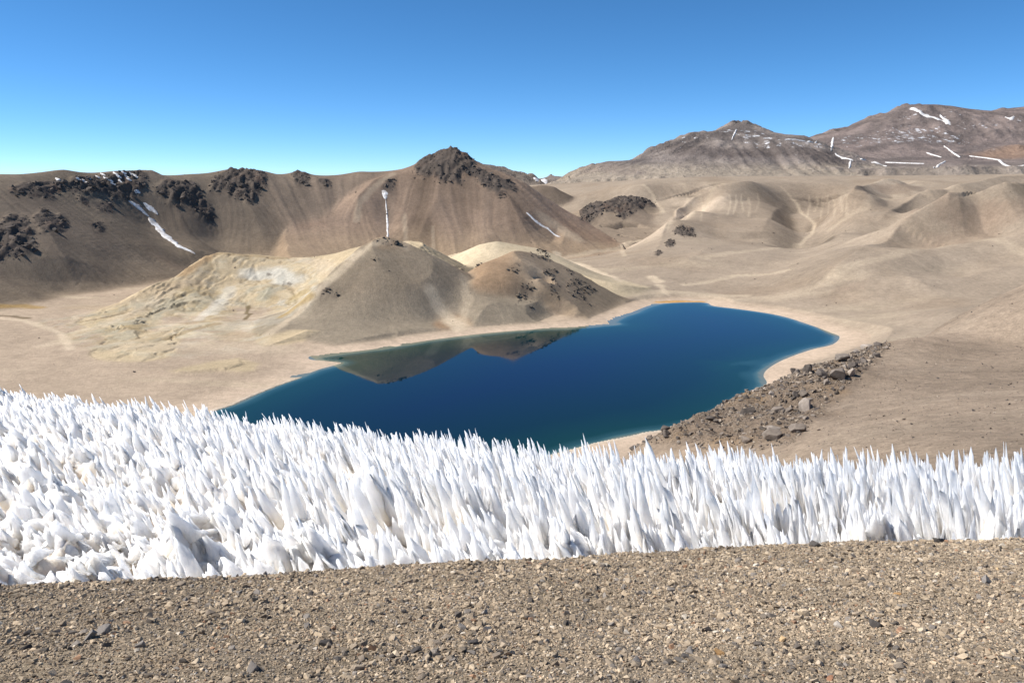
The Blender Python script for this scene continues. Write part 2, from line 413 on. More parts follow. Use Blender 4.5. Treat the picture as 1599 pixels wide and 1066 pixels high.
# ---- colour of the ground, with some lit edges and shaded faces painted in
def C(*c): return np.array(c)
def blend(col, c, m): 
    m = np.clip(m, 0, 1)[..., None]; return col * (1 - m) + np.asarray(c) * m
N1 = fbm(GX / 220, GY / 220, 5); N2 = fbm(GX / 60 + 40, GY / 60, 5); N3 = fbm(GX / 25, GY / 25 + 9, 4)
tan = C(.335, .268, .2)
base_cols = {0: C(.35, .28, .213), 1: C(.195, .152, .118), 2: C(.235, .175, .133), 3: C(.18, .143, .112), 4: C(.43, .35, .235), 5: C(.25, .205, .153),
             6: C(.255, .2, .145), 7: C(.43, .36, .255), 8: C(.275, .226, .176), 9: C(.25, .2, .152)}
GC = np.zeros(GX.shape + (3,))
for k_, c_ in base_cols.items(): GC[OWN == k_] = c_
for _ in range(4):      # soften the change from one soil to the next
    for ax in (0, 1): GC = (np.roll(GC, 1, ax) + np.roll(GC, -1, ax) + 2 * GC) / 4
_on = {}
def on(*k):
    if k not in _on:
        m = np.isin(OWN, k).astype(float)
        for _ in range(7):
            for ax in (0, 1): m = (np.roll(m, 1, ax) + np.roll(m, -1, ax) + 2 * m) / 4
        _on[k] = m
    return _on[k]
lum = 1 + 0.10 * N1 + 0.08 * N2
lum = lum + steep * (0.09 * STK + 0.16 * STK2 + 0.11 * STK3) * (on(1, 2, 3) + .55 * on(5, 6, 7, 8, 9) + .3 * on(4))
GC *= np.clip(lum, .55, 1.6)[..., None]
# talus aprons at the feet of the walls are paler and yellower
GC = blend(GC, C(.33, .25, .17), on(1, 2) * (1 - smooth(20, 85, GZ)) * (0.75 + .4 * N2))
# reddish bands on the walls, and a greyer left part
GC = blend(GC, C(.2, .13, .095), on(1, 2) * smooth(.1, .7, N1 + .25 * STK3) * .6)
GC = blend(GC, C(.16, .134, .105), on(1) * smooth(-220, -480, GX + 0.05 * GY) * .7)  # left part faces away from the sun: its shade darkens this grey
# beach
GC = blend(GC, C(.47, .375, .29), np.where(inside, 0, on(0) * (1 - smooth(8, 45, sdist)) * .9))
GC = blend(GC, C(.5, .44, .36), np.where(inside, 0, (1 - smooth(1.5, 5, sdist)) * .8))
GC = blend(GC, C(.46, .39, .28), on(0) * smooth(.05, .6, fbm(GX / 260 + 3, GY / 40, 4)) * .5 * (GX < -60))
_dummy = 0
# yellow hill: ochre, bleached and grey-green ground
GC0 = GC.copy(); f1 = fbm(GX / 55 + 7, GY / 90, 5); f2 = fbm(GX / 40 - 7, GY / 60 + 3, 5); f3 = fbm(GX / 28, GY / 50 + 13, 4)
y = inpoly(GX + 12 * N3, GY + 14 * N2, hits([(318, 402), (400, 398), (480, 403), (560, 393), (598, 374), (556, 401), (520, 434), (490, 463), (430, 515), (395, 548), (300, 560), (190, 556), (100, 530), (60, 500), (180, 478), (250, 452)])).astype(float)
for _ in range(22):
    for ax in (0, 1): y = (np.roll(y, 1, ax) + np.roll(y, -1, ax) + 2 * y) / 4
y = y * smooth(1.5, 9, GZ + 2 * N2)
GC = blend(GC, C(.335, .262, .15), y * smooth(-.05, .5, f1 + .22 * STK2 + .15 * STK) * .8)
GC = blend(GC, C(.52, .5, .44), y * smooth(.0, .35, f2 + .2 * STK2 + .15 * STK) * .85 * smooth(-340, -240, GX))
GC = blend(GC, C(.3, .29, .235), y * smooth(.0, .4, f3 + .18 * STK2 + .12 * STK) * .65)
GC = blend(GC, C(.5, .43, .31), y * smooth(0.05, .5, fbm(GX / 70 + 31, GY / 30, 4)) * .6)
GC = blend(GC, C(.22, .14, .065), y * smooth(.45, .8, fbm(GX / 30 + 55, GY / 40, 4)) * .6)
wq = 14 * fbm(GX / 50 + 70, GY / 50, 3)
vein = ridged((GX + wq) / 42 + 9, (GY - wq) / 75, 4); vein2 = ridged((GX - wq) / 30 + 60, (GY + wq) / 60 + 5, 4)
GC = blend(GC, C(.54, .47, .34), y * smooth(.6, .95, vein + .06 * STK) * .5)
GC = blend(GC, C(.24, .18, .1), y * smooth(.7, .95, vein2 + .05 * STK) * .5)
GC = blend(GC, C(.36, .34, .29), y * smooth(.1, .5, fbm(GX / 12, GY / 20, 4)) * .35)
# brown hill: rusty crest, greenish grey apron
GC = blend(GC, C(.3, .2, .12), on(5) * smooth(.0, .6, N2) * .5 * smooth(25, 70, GZ))
GC = blend(GC, C(.25, .215, .165), on(5) * (1 - smooth(8, 45, GZ)) * .7)
GC = blend(GC, C(.31, .205, .125), on(6) * smooth(0, -40, GX - 25) * .6)
GC = blend(GC, C(.2, .165, .12), on(6) * smooth(40, 110, GX) * .5)
# right-hand hills: brown ribs between sandy slopes
GC = blend(GC, C(.225, .175, .128), on(8) * smooth(0, .5, fbm(GX / 160 + 11, GY / 160, 5)) * .5)
GC = blend(GC, C(.35, .292, .22), on(8) * smooth(.05, .6, fbm(GX / 240, GY / 70 + 21, 4)) * (1 - smooth(15, 60, GZ)) * .6)
def paint(px, width, col, strength=.9, soft=.6, wig=0.35):
    global GC
    pts = hits(px)
    d, t = polydist(GX, GY, pts)
    w = width * (1 + wig * N3 * 2)
    GC = blend(GC, col, (1 - smooth(w * (1 - soft), w * (1 + soft), d)) * strength)
pale = C(.48, .4, .3); dark = C(.1, .085, .07)
for pts, w, s in [
    ([(1220, 292), (1245, 320), (1272, 350), (1268, 365), (1250, 382)], 4, .5), ([(1130, 288), (1105, 315), (1080, 334), (1040, 352)], 7, .35),
    ([(1005, 289), (1020, 305), (1036, 332)], 5, .5), ([(1067, 286), (1072, 300)], 4, .5), ([(1435, 288), (1400, 306), (1350, 326), (1300, 356)], 9, .25),  # last one: sunlit spur crest, its light put into the pale colour
    ([(1250, 383), (1190, 390), (1100, 402)], 10, .35), ([(1599, 395), (1500, 365), (1400, 398), (1300, 430)], 9, .3),
    ([(870, 395), (900, 412), (940, 428), (968, 437)], 7, .9), ([(940, 428), (968, 440)], 5, .9), ([(880, 402), (960, 390), (1000, 375), (1040, 355)], 7, .5), ([(975, 400), (970, 385), (985, 376)], 4, .4),
    ([(1018, 432), (1028, 440)], 8, .8), ([(1000, 462), (1040, 455), (1100, 460), (1160, 462)], 10, .5), ([(1030, 445), (1040, 458)], 5, .6), ([(1070, 445), (1150, 430), (1230, 422)], 7, .4), ([(1120, 470), (1220, 465), (1300, 440), (1340, 430)], 14, .3),
    ([(675, 458), (690, 485), (705, 500), (715, 515)], 7, .8), ([(705, 500), (725, 512)], 9, .7), ([(715, 515), (730, 470), (724, 432)], 5, .4),
    ([(603, 376), (560, 398), (522, 433), (490, 462), (452, 498), (420, 522)], 5, .6), ([(560, 398), (540, 405), (500, 410), (460, 405)], 9, .5),
    ([(0, 497), (35, 500), (60, 508), (95, 520), (110, 545)], 4, .7), ([(614, 272), (585, 293), (562, 318), (556, 345)], 6, .35), ([(632, 335), (634, 390)], 4, .3), ([(676, 355), (678, 390)], 3, .3),  # cone spur among these: a sunlit edge painted on as a pale line
    ([(850, 340), (880, 360), (900, 372)], 14, .4), ([(200, 540), (330, 545), (430, 545)], 20, .35), ([(70, 540), (180, 500), (290, 440)], 8, .4)]:
    paint(pts, w, pale, s)
for k_ in range(14):            # rain runnels on the bowls of the right-hand hills
    a = [1140, 1150, 1160, 1170, 1180, 1265, 1275, 1285, 1292, 1300, 1310, 1320, 1070, 1095][k_] + random.uniform(-3, 3)
    t = random.uniform(303, 312)
    paint([(a, t), (a + random.uniform(-1, 3), t + 12), (a + random.uniform(-5, 5), t + random.uniform(24, 40))], 2.2, pale, .4)
for pts, w, s_ in [([(1040, 299), (1075, 296), (1112, 300)], 40, .5), ([(1108, 346), (1150, 341), (1185, 352)], 50, .45), ([(1245, 302), (1290, 298), (1335, 303)], 46, .5), ([(1430, 347), (1480, 352)], 40, .35), ([(1195, 312), (1180, 330)], 30, .4)]:
    paint(pts, w, C(.205, .163, .124), s_, .8)  # brown soil, deepened with the shade of bowl faces turned from the sun
paint([(1430, 329), (1475, 331), (1530, 330), (1545, 338)], 16, C(.2, .15, .115), .45)  # shaded face under the bench, painted darker
paint([(1378, 296), (1405, 296), (1425, 291)], 22, C(.2, .15, .115), .5)  # right-facing flank: its shade is painted into the ground colour
paint([(1599, 328), (1550, 345), (1480, 380)], 26, C(.22, .165, .125), .45)
paint([(1270, 455), (1310, 445), (1335, 440)], 4, C(.2, .165, .13), .6); paint([(1315, 452), (1340, 447)], 7, C(.23, .18, .14), .5)
for pts, w, c, s in [([(330, 398), (300, 415), (285, 428)], 9, C(.27, .18, .1), .7), ([(345, 396), (400, 399), (440, 403)], 8, C(.26, .19, .11), .6),
    ([(480, 465), (462, 478), (440, 494)], 7, C(.3, .21, .08), .7), ([(475, 455), (455, 470)], 9, C(.34, .26, .13), .6), ([(388, 478), (385, 490)], 2.5, C(.13, .1, .05), .8), ([(382, 499), (387, 494), (391, 490)], 2.5, C(.12, .09, .045), .8),
    ([(395, 430), (430, 425), (450, 440)], 16, C(.5, .5, .46), .7), ([(345, 468), (322, 488), (310, 500)], 5, C(.52, .48, .42), .5), ([(360, 450), (330, 490)], 8, C(.5, .48, .42), .6), ([(420, 450), (410, 465)], 8, C(.26, .26, .21), .6),
    ([(418, 427), (422, 430)], 2.5, dark, .8), ([(450, 443), (454, 445)], 2.5, dark, .8), ([(260, 530), (300, 515), (340, 505)], 5, C(.27, .2, .11), .6), ([(130, 503), (200, 487)], 3, C(.17, .13, .08), .6),
    ([(0, 478), (40, 478), (60, 480)], 9, C(.3, .2, .07), .7), ([(0, 493), (20, 494), (42, 497)], 4, C(.11, .085, .05), .8),
    ([(1030, 472), (1070, 470.5), (1095, 472)], 6, C(.42, .24, .08), .9), ([(300, 440), (200, 470), (120, 480)], 14, C(.33, .26, .18), .5)]:
    paint(pts, w, c, s, .5)

# ---- dark rock outcrops: rough faces that belong to the hill they break out of
outcrops = []           # (owner layer, polygon in photo survey, roughness m, label)
OUTC = [
    (1, [(100, 300), (112, 280), (160, 273), (205, 268), (228, 270), (226, 292), (205, 312), (180, 312), (150, 303), (125, 302)], 9),
    (1, [(10, 296), (45, 284), (95, 280), (105, 292), (70, 312), (30, 305)], 6),
    (1, [(52, 340), (66, 326), (84, 334), (106, 346), (96, 362), (62, 362)], 7), (1, [(-40, 380), (-10, 360), (20, 335), (40, 340), (55, 380), (50, 398), (10, 405), (-40, 410)], 8),
    (1, [(143, 348), (160, 347), (162, 361), (150, 362)], 5), (1, [(120, 304), (138, 312), (136, 324), (122, 316)], 5), (1, [(150, 318), (172, 316), (176, 332), (155, 330)], 4),
    (1, [(240, 295), (262, 283), (300, 284), (318, 306), (328, 326), (338, 346), (326, 352), (305, 330), (285, 322), (262, 318)], 9),
    (1, [(326, 298), (340, 276), (362, 264), (410, 268), (416, 284), (402, 306), (392, 320), (372, 312), (350, 298)], 10),
    (1, [(455, 272), (468, 267), (482, 274), (480, 290), (460, 288)], 5), (1, [(494, 278), (512, 280), (522, 292), (500, 290)], 3),
    (2, [(648, 262), (672, 243), (702, 232), (735, 240), (740, 262), (722, 275), (722, 292), (700, 282), (690, 290), (676, 278), (650, 276)], 9),
    (2, [(597, 292), (608, 279), (616, 281), (612, 298), (600, 300)], 4), (2, [(745, 278), (775, 286), (792, 306), (784, 312), (768, 298), (748, 290)], 4), (2, [(726, 270), (745, 262), (800, 286), (815, 302), (790, 296), (760, 285)], 4), (2, [(600, 326), (609, 328), (606, 338), (600, 336)], 3),
    (9, [(906, 330), (918, 320), (945, 320), (938, 336), (920, 348), (906, 346)], 8), (9, [(942, 318), (962, 309), (985, 307), (1022, 313), (1020, 322), (995, 326), (985, 336), (972, 342), (960, 332), (944, 332)], 9),
    (8, [(1050, 362), (1062, 352), (1080, 355), (1086, 369), (1070, 370), (1056, 366)], 5), (8, [(1038, 380), (1046, 374), (1056, 378), (1050, 385), (1042, 386)], 4), (8, [(1024, 394), (1030, 391), (1034, 396), (1026, 401)], 4),
    (5, [(590, 377), (603, 371), (622, 378), (640, 386), (620, 384), (600, 382)], 1.6), (5, [(498, 455), (508, 450), (527, 456), (526, 463), (512, 460), (503, 462)], 1.6), (5, [(578, 404), (588, 402), (592, 407), (582, 408)], 1.5),
    (6, [(828, 397), (840, 390), (858, 400), (864, 408), (850, 405), (838, 402)], 2.2), (6, [(742, 418), (752, 412), (748, 420)], 1.2), (6, [(792, 421), (806, 414), (815, 418), (800, 425)], 1.6), (6, [(848, 424), (856, 419), (872, 424), (862, 432), (846, 431)], 2.2),
    (6, [(812, 452), (820, 440), (830, 443), (834, 468), (825, 475), (818, 466), (806, 478), (808, 462)], 2.4), (6, [(856, 452), (862, 438), (874, 442), (872, 458), (858, 462)], 2.4), (6, [(885, 452), (895, 432), (920, 446), (936, 455), (925, 457), (910, 458), (915, 468), (900, 466)], 2.4), (6, [(866, 468), (872, 461), (876, 469), (868, 472)], 2.2),
    (6, [(826, 480), (832, 476), (834, 485), (828, 487)], 2.0), (6, [(917, 474), (924, 476), (920, 480)], 1.4), (6, [(880, 420), (896, 424), (890, 430)], 1.4),
]
OID = np.full(GX.shape, -1)
for q, (ow, poly, amp) in enumerate(OUTC):
    w = hits(poly)
    # keep skyline points that miss the terrain on the crest
    n1 = fbm(GX / 14, GY / 14, 4); 
    wx = GX + 5 * fbm(GX / 18 + q, GY / 18, 3) * min(1, amp / 4); wy = GY + 9 * fbm(GX / 18 + 50, GY / 18 + q, 3) * min(1, amp / 4)
    m = inpoly(wx, wy, w) & (OWN == ow)
    OID[m] = q
msk = (OID >= 0).astype(float)
inner = blur(blur(msk, 3, 0), 3, 1)
ampmap = np.zeros(GX.shape)
for q in range(len(OUTC)): ampmap[OID == q] = OUTC[q][2] * (.4 if OUTC[q][0] in (5, 6) else 1)
ampmap = blur(blur(ampmap, 2, 0), 2, 1)
crag = ridged(GX / 34 + 3, GY / 60, 5)
GZ = GZ + ampmap * (1.25 * (crag - .45) + .5 * fbm(GX / 9, GY / 14, 3) + .35 * (ridged(GX / 11, GY / 45 + 8, 3) - .5))
rockc = C(.088, .074, .065)
GC = blend(GC, rockc, smooth(.3, .75, inner + .25 * N3) * (OID >= 0) * np.where(np.isin(OWN, [5, 6]), .3, .95))
GC = blend(GC, C(.13, .09, .07), (OID >= 0) * smooth(.1, .6, fbm(GX / 30, GY / 45 + 3, 4)) * np.where(np.isin(OWN, [5, 6]), .25, .7))
train = msk.copy()
for _ in range(34): train = np.maximum(train, np.roll(train, -1, 0) * .945)
train = blur(train, 3, 1)
GC = blend(GC, C(.125, .1, .082), on(1, 2, 9) * (OID < 0) * train * smooth(-.6, 1.2, STK2 + .5 * STK) * .75)
loose = smooth(.02, .3, inner) * (OID < 0)           # spalled dark debris below the crags
GC = blend(GC, C(.11, .09, .075), loose * smooth(0, .4, N3 + .2 * STK) * .7)

GC = GC * C(1.07, 1.035, .985) * (1 + .07 * on(0, 8))[..., None]
# normals from the whole surface, so neighbouring hills meet without a seam
Vg = np.stack([GX, GY, GZ], -1)
du = np.gradient(Vg, axis=1); dv = np.gradient(Vg, axis=0)
NG = np.cross(du, dv); NG /= np.linalg.norm(NG, axis=-1, keepdims=True)
fi, fj = np.meshgrid(np.arange(NR - 1), np.arange(NAZ - 1), indexing='ij')
QUAD = np.stack([fi * NAZ + fj, fi * NAZ + fj + 1, (fi + 1) * NAZ + fj + 1, (fi + 1) * NAZ + fj], -1).reshape(-1, 4)
fown = OWN[:-1, :-1].ravel(); foid = OID[:-1, :-1].ravel()
keep = ~((GZ[:-1, :-1] < -8).ravel() & inside[:-1, :-1].ravel())
def sub(name, fm, mat, parent=None):
    F = QUAD[fm]
    if len(F) == 0: return None
    u, inv = np.unique(F, return_inverse=True)
    me = new_mesh(name, Vg.reshape(-1, 3)[u], inv.reshape(F.shape), True, GC.reshape(-1, 3)[u], None, NG.reshape(-1, 3)[u])
    return link(name, me, mat, parent)
LBL = {0: ('lake_shore', 'pale sandy shore and flats around the crater lake', 'shore'), 1: ('crater_wall', 'dark brown crater wall with rocky rim on the left', 'crater wall'),
       2: ('mountain', 'brown cone shaped mountain with dark rocky summit behind the lake', 'mountain'), 3: ('hill', 'dark rounded hill right behind the flank of the brown mountain', 'hill'),
       4: ('hill', 'yellow and white bleached hill left of the brown pointed hill', 'hill'), 5: ('hill', 'grey brown pointed hill with long apron down to the lake', 'hill'),
       6: ('hill', 'brown hill with dark rock clusters at the lake edge', 'hill'), 7: ('hill', 'small pale hill peeping out behind the rocky brown hill', 'hill'),
       8: ('hills', 'sandy gullied hills and plateau right of the lake', 'hills'), 9: ('hill', 'hill with a black cliff band at its top beyond the lake', 'hill')}
OBJ = {}
for k_ in range(len(names)):
    nm, lb, ct = LBL[k_]
    o = sub(nm, (fown == k_) & (foid < 0) & keep, M_terrain)
    OBJ[k_] = tag(o, lb, ct, None, 'structure')
for q, (ow, _, _) in enumerate(OUTC):
    sub('rock_outcrop', (foid == q) & (fown == ow) & keep, M_terrain, OBJ[ow])

# ------------------------------------------------------------------ the lake
k = NT('lake_water')
sh_at = k.n('ShaderNodeAttribute', attribute_name='shore')
wv = k.n('ShaderNodeTexCoord')
deep = k.ramp(sh_at.outputs['Fac'], [(0.0, (.15, .17, .13)), (0.008, (.06, .12, .115)), (0.022, (.02, .065, .068)), (0.06, (.005, .032, .027)), (0.25, (.003, .018, .026)), (0.7, (.003, .011, .036))])
b = k.n('ShaderNodeBsdfPrincipled', Roughness=0.0, IOR=1.33)
k.l(deep, b.inputs['Base Color'])
b.inputs['Specular Tint'].default_value = (.05, .36, .9, 1); b.inputs['Specular IOR Level'].default_value = .32
bp = k.n('ShaderNodeBump', Strength=0.01, Distance=0.3)
wm = k.n('ShaderNodeMapping'); wm.inputs['Scale'].default_value = (1, .6, 1); k.l(wv.outputs['Object'], wm.inputs['Vector'])
k.l(k.noise(0.8, 4, .6, wm.outputs[0]), bp.inputs['Height'])
k.l(k.ramp(k.noise(0.012, 3, .6, wm.outputs[0]), [(.42, (.012,) * 3), (.62, (.06,) * 3)]), b.inputs['Roughness']); k.l(bp.outputs[0], b.inputs['Normal'])
k.l(b.outputs[0], k.out.inputs['Surface'])
wx = np.linspace(-330, 560, 230); wy = np.linspace(340, 1060, 200)
WX, WY = np.meshgrid(wx, wy)
wd, _ = polydist(WX, WY, np.vstack([shore, shore[:1]])); wi = inpoly(WX, WY, shore)
sgn = np.where(wi, wd, -wd)
ok = sgn > -7
Vw = np.stack([WX, WY, np.zeros_like(WX)], -1).reshape(-1, 3)
fi, fj = np.meshgrid(np.arange(len(wy) - 1), np.arange(len(wx) - 1), indexing='ij')
Q = np.stack([fi * 230 + fj, fi * 230 + fj + 1, (fi + 1) * 230 + fj + 1, (fi + 1) * 230 + fj], -1).reshape(-1, 4)
Q = Q[ok.ravel()[Q].any(1)]
u, inv = np.unique(Q, return_inverse=True)
shelf = np.exp(-((WX - PZ(1172, 572)[0]) ** 2 + (WY - PZ(1172, 572)[1]) ** 2) / 48 ** 2) * smooth(-.3, .5, fbm(WX / 40, WY / 40, 3))
wide = (np.clip(sgn + 3 * fbm(WX / 25, WY / 25, 3), 0, 200) * (1 - .72 * shelf)).ravel() / 200
lake = link('lake_water', new_mesh('lake_water', Vw[u], inv.reshape(Q.shape), True, None, {'shore': wide[u]}), k.m)
tag(lake, 'deep blue crater lake between the hills and the stony slope', 'lake', None, 'structure')

# ------------------------------------------------------------------ far mountains
FA, FR = 430, 170
faz = np.radians(np.linspace(-6, 42, FA)); frr = np.exp(np.linspace(math.log(2950), math.log(6600), FR))
fa2, fr2 = np.meshgrid(faz, frr); FX = np.sin(fa2) * fr2; FY = np.cos(fa2) * fr2
m1r = [(888, 281, 3500), (905, 266, 3550), (930, 256, 3600), (950, 252, 3600), (985, 256, 3650), (1000, 247, 3700), (1040, 226, 3800), (1060, 214, 3850), (1100, 208, 3900), (1130, 206, 3950), (1142, 199, 3980), (1155, 198, 4000), (1168, 203, 4000), (1185, 212, 4000), (1215, 219, 3950), (1270, 220, 3900), (1310, 232, 3800), (1330, 250, 3700)]
far1 = Layer(S(*m1r) + back(m1r, 500, 160) + S((900, 281, 3050), (1000, 278, 3050), (1100, 276, 3050), (1200, 274, 3100), (1300, 272, 3150), (1345, 268, 3250), (1060, 258, 3250), (1130, 256, 3250), (1200, 252, 3280), (1270, 248, 3300), (1070, 240, 3450), (1150, 233, 3450), (1220, 226, 3500), (1280, 226, 3500), (1010, 258, 3300)), 300, 10)
m2r = [(1240, 225, 5000), (1290, 211, 5000), (1320, 199, 5000), (1360, 186, 5050), (1378, 177, 5100), (1385, 178, 5100), (1400, 171, 5100), (1420, 166, 5150), (1445, 165, 5150), (1470, 167, 5150), (1485, 172, 5150), (1500, 179, 5150), (1522, 185, 5200), (1545, 180, 5200), (1562, 175, 5250), (1580, 170, 5250), (1599, 168, 5250), (1700, 164, 5250), (1820, 190, 5200)]
far2 = Layer(S(*m2r) + back(m2r, 700, 250) + S((1240, 258, 3700), (1330, 262, 3650), (1400, 262, 3600), (1500, 260, 3600), (1599, 256, 3600), (1750, 255, 3600), (1350, 230, 4250), (1430, 225, 4250), (1500, 225, 4300), (1480, 235, 4100), (1590, 222, 4300), (1560, 238, 4000), (1590, 226, 4050), (1640, 232, 4000)), 500, 10)
m3r = [(735, 249, 3500), (760, 257, 3500), (785, 263, 3500), (800, 270, 3500), (808, 270, 3500), (830, 277, 3500), (842, 283, 3450), (870, 300, 3400)]
far3 = Layer(S(*m3r) + back(m3r, 300, 130) + S((740, 300, 3100), (800, 300, 3100), (850, 300, 3150)), 170, 20)
m4r = [(815, 285, 4600), (838, 279, 4600), (852, 274, 4600), (862, 272, 4600), (872, 276, 4600), (890, 278, 4600), (905, 284, 4600)]
far4 = Layer(S(*m4r) + back(m4r, 400, 130) + S((830, 300, 4000), (870, 298, 4000), (900, 296, 4000)), 200, 20)
plat = 156 + 0 * FX + 8 * fbm(FX / 500, FY / 500, 3)
plat = np.where(fa2 < math.radians(4), 60, plat)
FZs = [plat, far1(FX, FY), far2(FX, FY), far3(FX, FY), far4(FX, FY)]
for q, (px, py, Y, h, w) in {1: (1149, 199, 3990, 14, 200)}.items():
    c0 = P(px, py, Y); FZs[q] = FZs[q] + h * np.maximum(0, 1 - np.hypot(FX - c0[0], FY - c0[1]) / w) ** 1.2
FOWN = np.argmax(np.stack(FZs), 0); FZ = FZs[0]
for z in FZs[1:]:
    kk = 16; h = np.clip(0.5 + 0.5 * (z - FZ) / kk, 0, 1); FZ = FZ * (1 - h) + z * h + kk * h * (1 - h)
R2keep = R2
FZ = FZ - 45 * (1 - smooth(2950, 3120, fr2))
fst, fsl = streaks(FX, FY, FZ, 16, 5)
fst2 = blur(fst, 8, 1); fst2 /= fst2.std()
fsteep = smooth(.12, .4, fsl)
FZ = FZ + fsteep * (3.0 * fst + 8 * fst2) + fsteep * 46 * smooth(190, 290, FZ) * (ridged(FX / 420, FY / 420, 6) - .5) * np.isin(FOWN, [1, 2, 3, 4])
def fbil(G, x, y):
    az = np.arctan2(x, y); r = np.hypot(x, y)
    j = np.clip((az - faz[0]) / (faz[1] - faz[0]), 0, FA - 1.001); i = np.clip((np.log(r) - math.log(2950)) / (math.log(6600 / 2950) / (FR - 1)), 0, FR - 1.001)
    i0 = i.astype(int); j0 = j.astype(int); a = i - i0; b = j - j0
    return (G[i0, j0] * (1 - b) + G[i0, j0 + 1] * b) * (1 - a) + (G[i0 + 1, j0] * (1 - b) + G[i0 + 1, j0 + 1] * b) * a
def fhit(px, py):
    sx, sz = ray(px, py); az = math.atan2(sx, 1.0); t = sz * math.cos(az)
    rs = np.exp(np.linspace(math.log(2960), math.log(6500), 1500))
    zz = fbil(FZ, np.sin(az) * rs, np.cos(az) * rs)
    kx = np.nonzero((zz - H) / rs >= t)[0]
    r = rs[kx[0]] if len(kx) else 4500.0
    return (math.sin(az) * r, math.cos(az) * r)
FN1 = fbm(FX / 600, FY / 600, 5); FN2 = fbm(FX / 160, FY / 160, 5)
FC = np.zeros(FX.shape + (3,))
for k_, c_ in {0: C(.34, .28, .22), 1: C(.26, .218, .19), 2: C(.25, .198, .175), 3: C(.2, .165, .135), 4: C(.24, .2, .17)}.items(): FC[FOWN == k_] = c_  # far rock tones lighter and greyer: distance haze put into the colour
for _ in range(3):
    for ax in (0, 1): FC = (np.roll(FC, 1, ax) + np.roll(FC, -1, ax) + 2 * FC) / 4
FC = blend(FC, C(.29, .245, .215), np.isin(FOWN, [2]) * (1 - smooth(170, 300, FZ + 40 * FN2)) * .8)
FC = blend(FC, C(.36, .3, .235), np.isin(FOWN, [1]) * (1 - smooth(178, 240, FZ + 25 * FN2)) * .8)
FC *= np.clip(1 + .22 * FN1 + .12 * FN2 + fsteep * (.08 * fst + .1 * fst2), .5, 1.6)[..., None]
FC = blend(FC, C(.1, .085, .08), np.isin(FOWN, [1, 2]) * smooth(.05, .5, ridged(FX / 260, FY / 260, 4) - .35 + .2 * FN2) * .6)
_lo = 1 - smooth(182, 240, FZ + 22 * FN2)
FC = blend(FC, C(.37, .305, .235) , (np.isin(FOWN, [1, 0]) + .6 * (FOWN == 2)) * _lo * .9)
def fpaint(px, width, col, s):
    global FC
    d, t = polydist(FX, FY, np.array([fhit(*p) for p in px]))
    FC = blend(FC, col, (1 - smooth(width * .5, width * 1.5, d + 12 * FN2)) * s)
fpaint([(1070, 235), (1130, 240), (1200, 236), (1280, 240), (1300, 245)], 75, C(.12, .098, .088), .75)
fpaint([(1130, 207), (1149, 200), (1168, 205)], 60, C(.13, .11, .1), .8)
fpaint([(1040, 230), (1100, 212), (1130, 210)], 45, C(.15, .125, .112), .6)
fpaint([(1560, 243), (1599, 236), (1640, 236)], 110, C(.3, .2, .14), .8)
fpaint([(920, 262), (950, 262), (990, 270)], 60, C(.25, .2, .17), .5)
FS = np.zeros(FX.shape)        # where thin snow lies in the lee of stones
for px, w, s in [([(1390, 215), (1430, 210), (1460, 215)], 230, .9), ([(1325, 215), (1330, 228)], 130, .6), ([(1520, 195), (1570, 190), (1600, 190)], 160, .5), ([(1150, 205), (1170, 212), (1200, 222), (1260, 224)], 120, .8), ([(1060, 222), (1100, 212)], 60, .5), ([(1430, 180), (1480, 180)], 120, .5)]:
    d, t = polydist(FX, FY, np.array([fhit(*p) for p in px]))
    FS = np.maximum(FS, 0.7 * s * (1 - smooth(w * .3, w, d)))
k = NT('far_mountain_rock_with_snow')
tc = k.n('ShaderNodeTexCoord'); at = k.n('ShaderNodeAttribute', attribute_name='Col'); sn = k.n('ShaderNodeAttribute', attribute_name='snow')
c = at.outputs['Color']
for sc, v in ((.004, .12), (.02, .14), (.08, .12)):
    c = k.mix(c, k.ramp(k.noise(sc, 6, .65, tc.outputs['Object']), [(.3, (1 - v,) * 3), (.7, (1 + v,) * 3)]), 1.0, 'MULTIPLY')
mp = k.n('ShaderNodeMapping'); mp.inputs['Scale'].default_value = (1, .45, 2.0); k.l(tc.outputs['Object'], mp.inputs['Vector'])
f = k.noise(.035, 5, .7, mp.outputs[0])
ad = k.n('ShaderNodeMath', operation='MULTIPLY_ADD'); k.l(sn.outputs['Fac'], ad.inputs[0]); ad.inputs[1].default_value = .2; k.l(f, ad.inputs[2])
sm = k.ramp(ad.outputs[0], [(.665, (0, 0, 0)), (.76, (.85, .85, .85))])
c = k.mix(c, (.8, .81, .83), sm)
b = k.n('ShaderNodeBsdfPrincipled', Roughness=.95); b.inputs['Specular IOR Level'].default_value = .08
k.l(c, b.inputs['Base Color'])
bp = k.n('ShaderNodeBump', Strength=.9, Distance=28.0); k.l(k.noise(.02, 8, .7, tc.outputs['Object']), bp.inputs['Height']); k.l(bp.outputs[0], b.inputs['Normal'])
k.l(b.outputs[0], k.out.inputs['Surface'])
M_far = k.m
Vf = np.stack([FX, FY, FZ], -1); NF = np.cross(np.gradient(Vf, axis=1), np.gradient(Vf, axis=0)); NF /= np.linalg.norm(NF, axis=-1, keepdims=True)
fi, fj = np.meshgrid(np.arange(FR - 1), np.arange(FA - 1), indexing='ij')
FQ = np.stack([fi * FA + fj, fi * FA + fj + 1, (fi + 1) * FA + fj + 1, (fi + 1) * FA + fj], -1).reshape(-1, 4)
fo = FOWN[:-1, :-1].ravel()
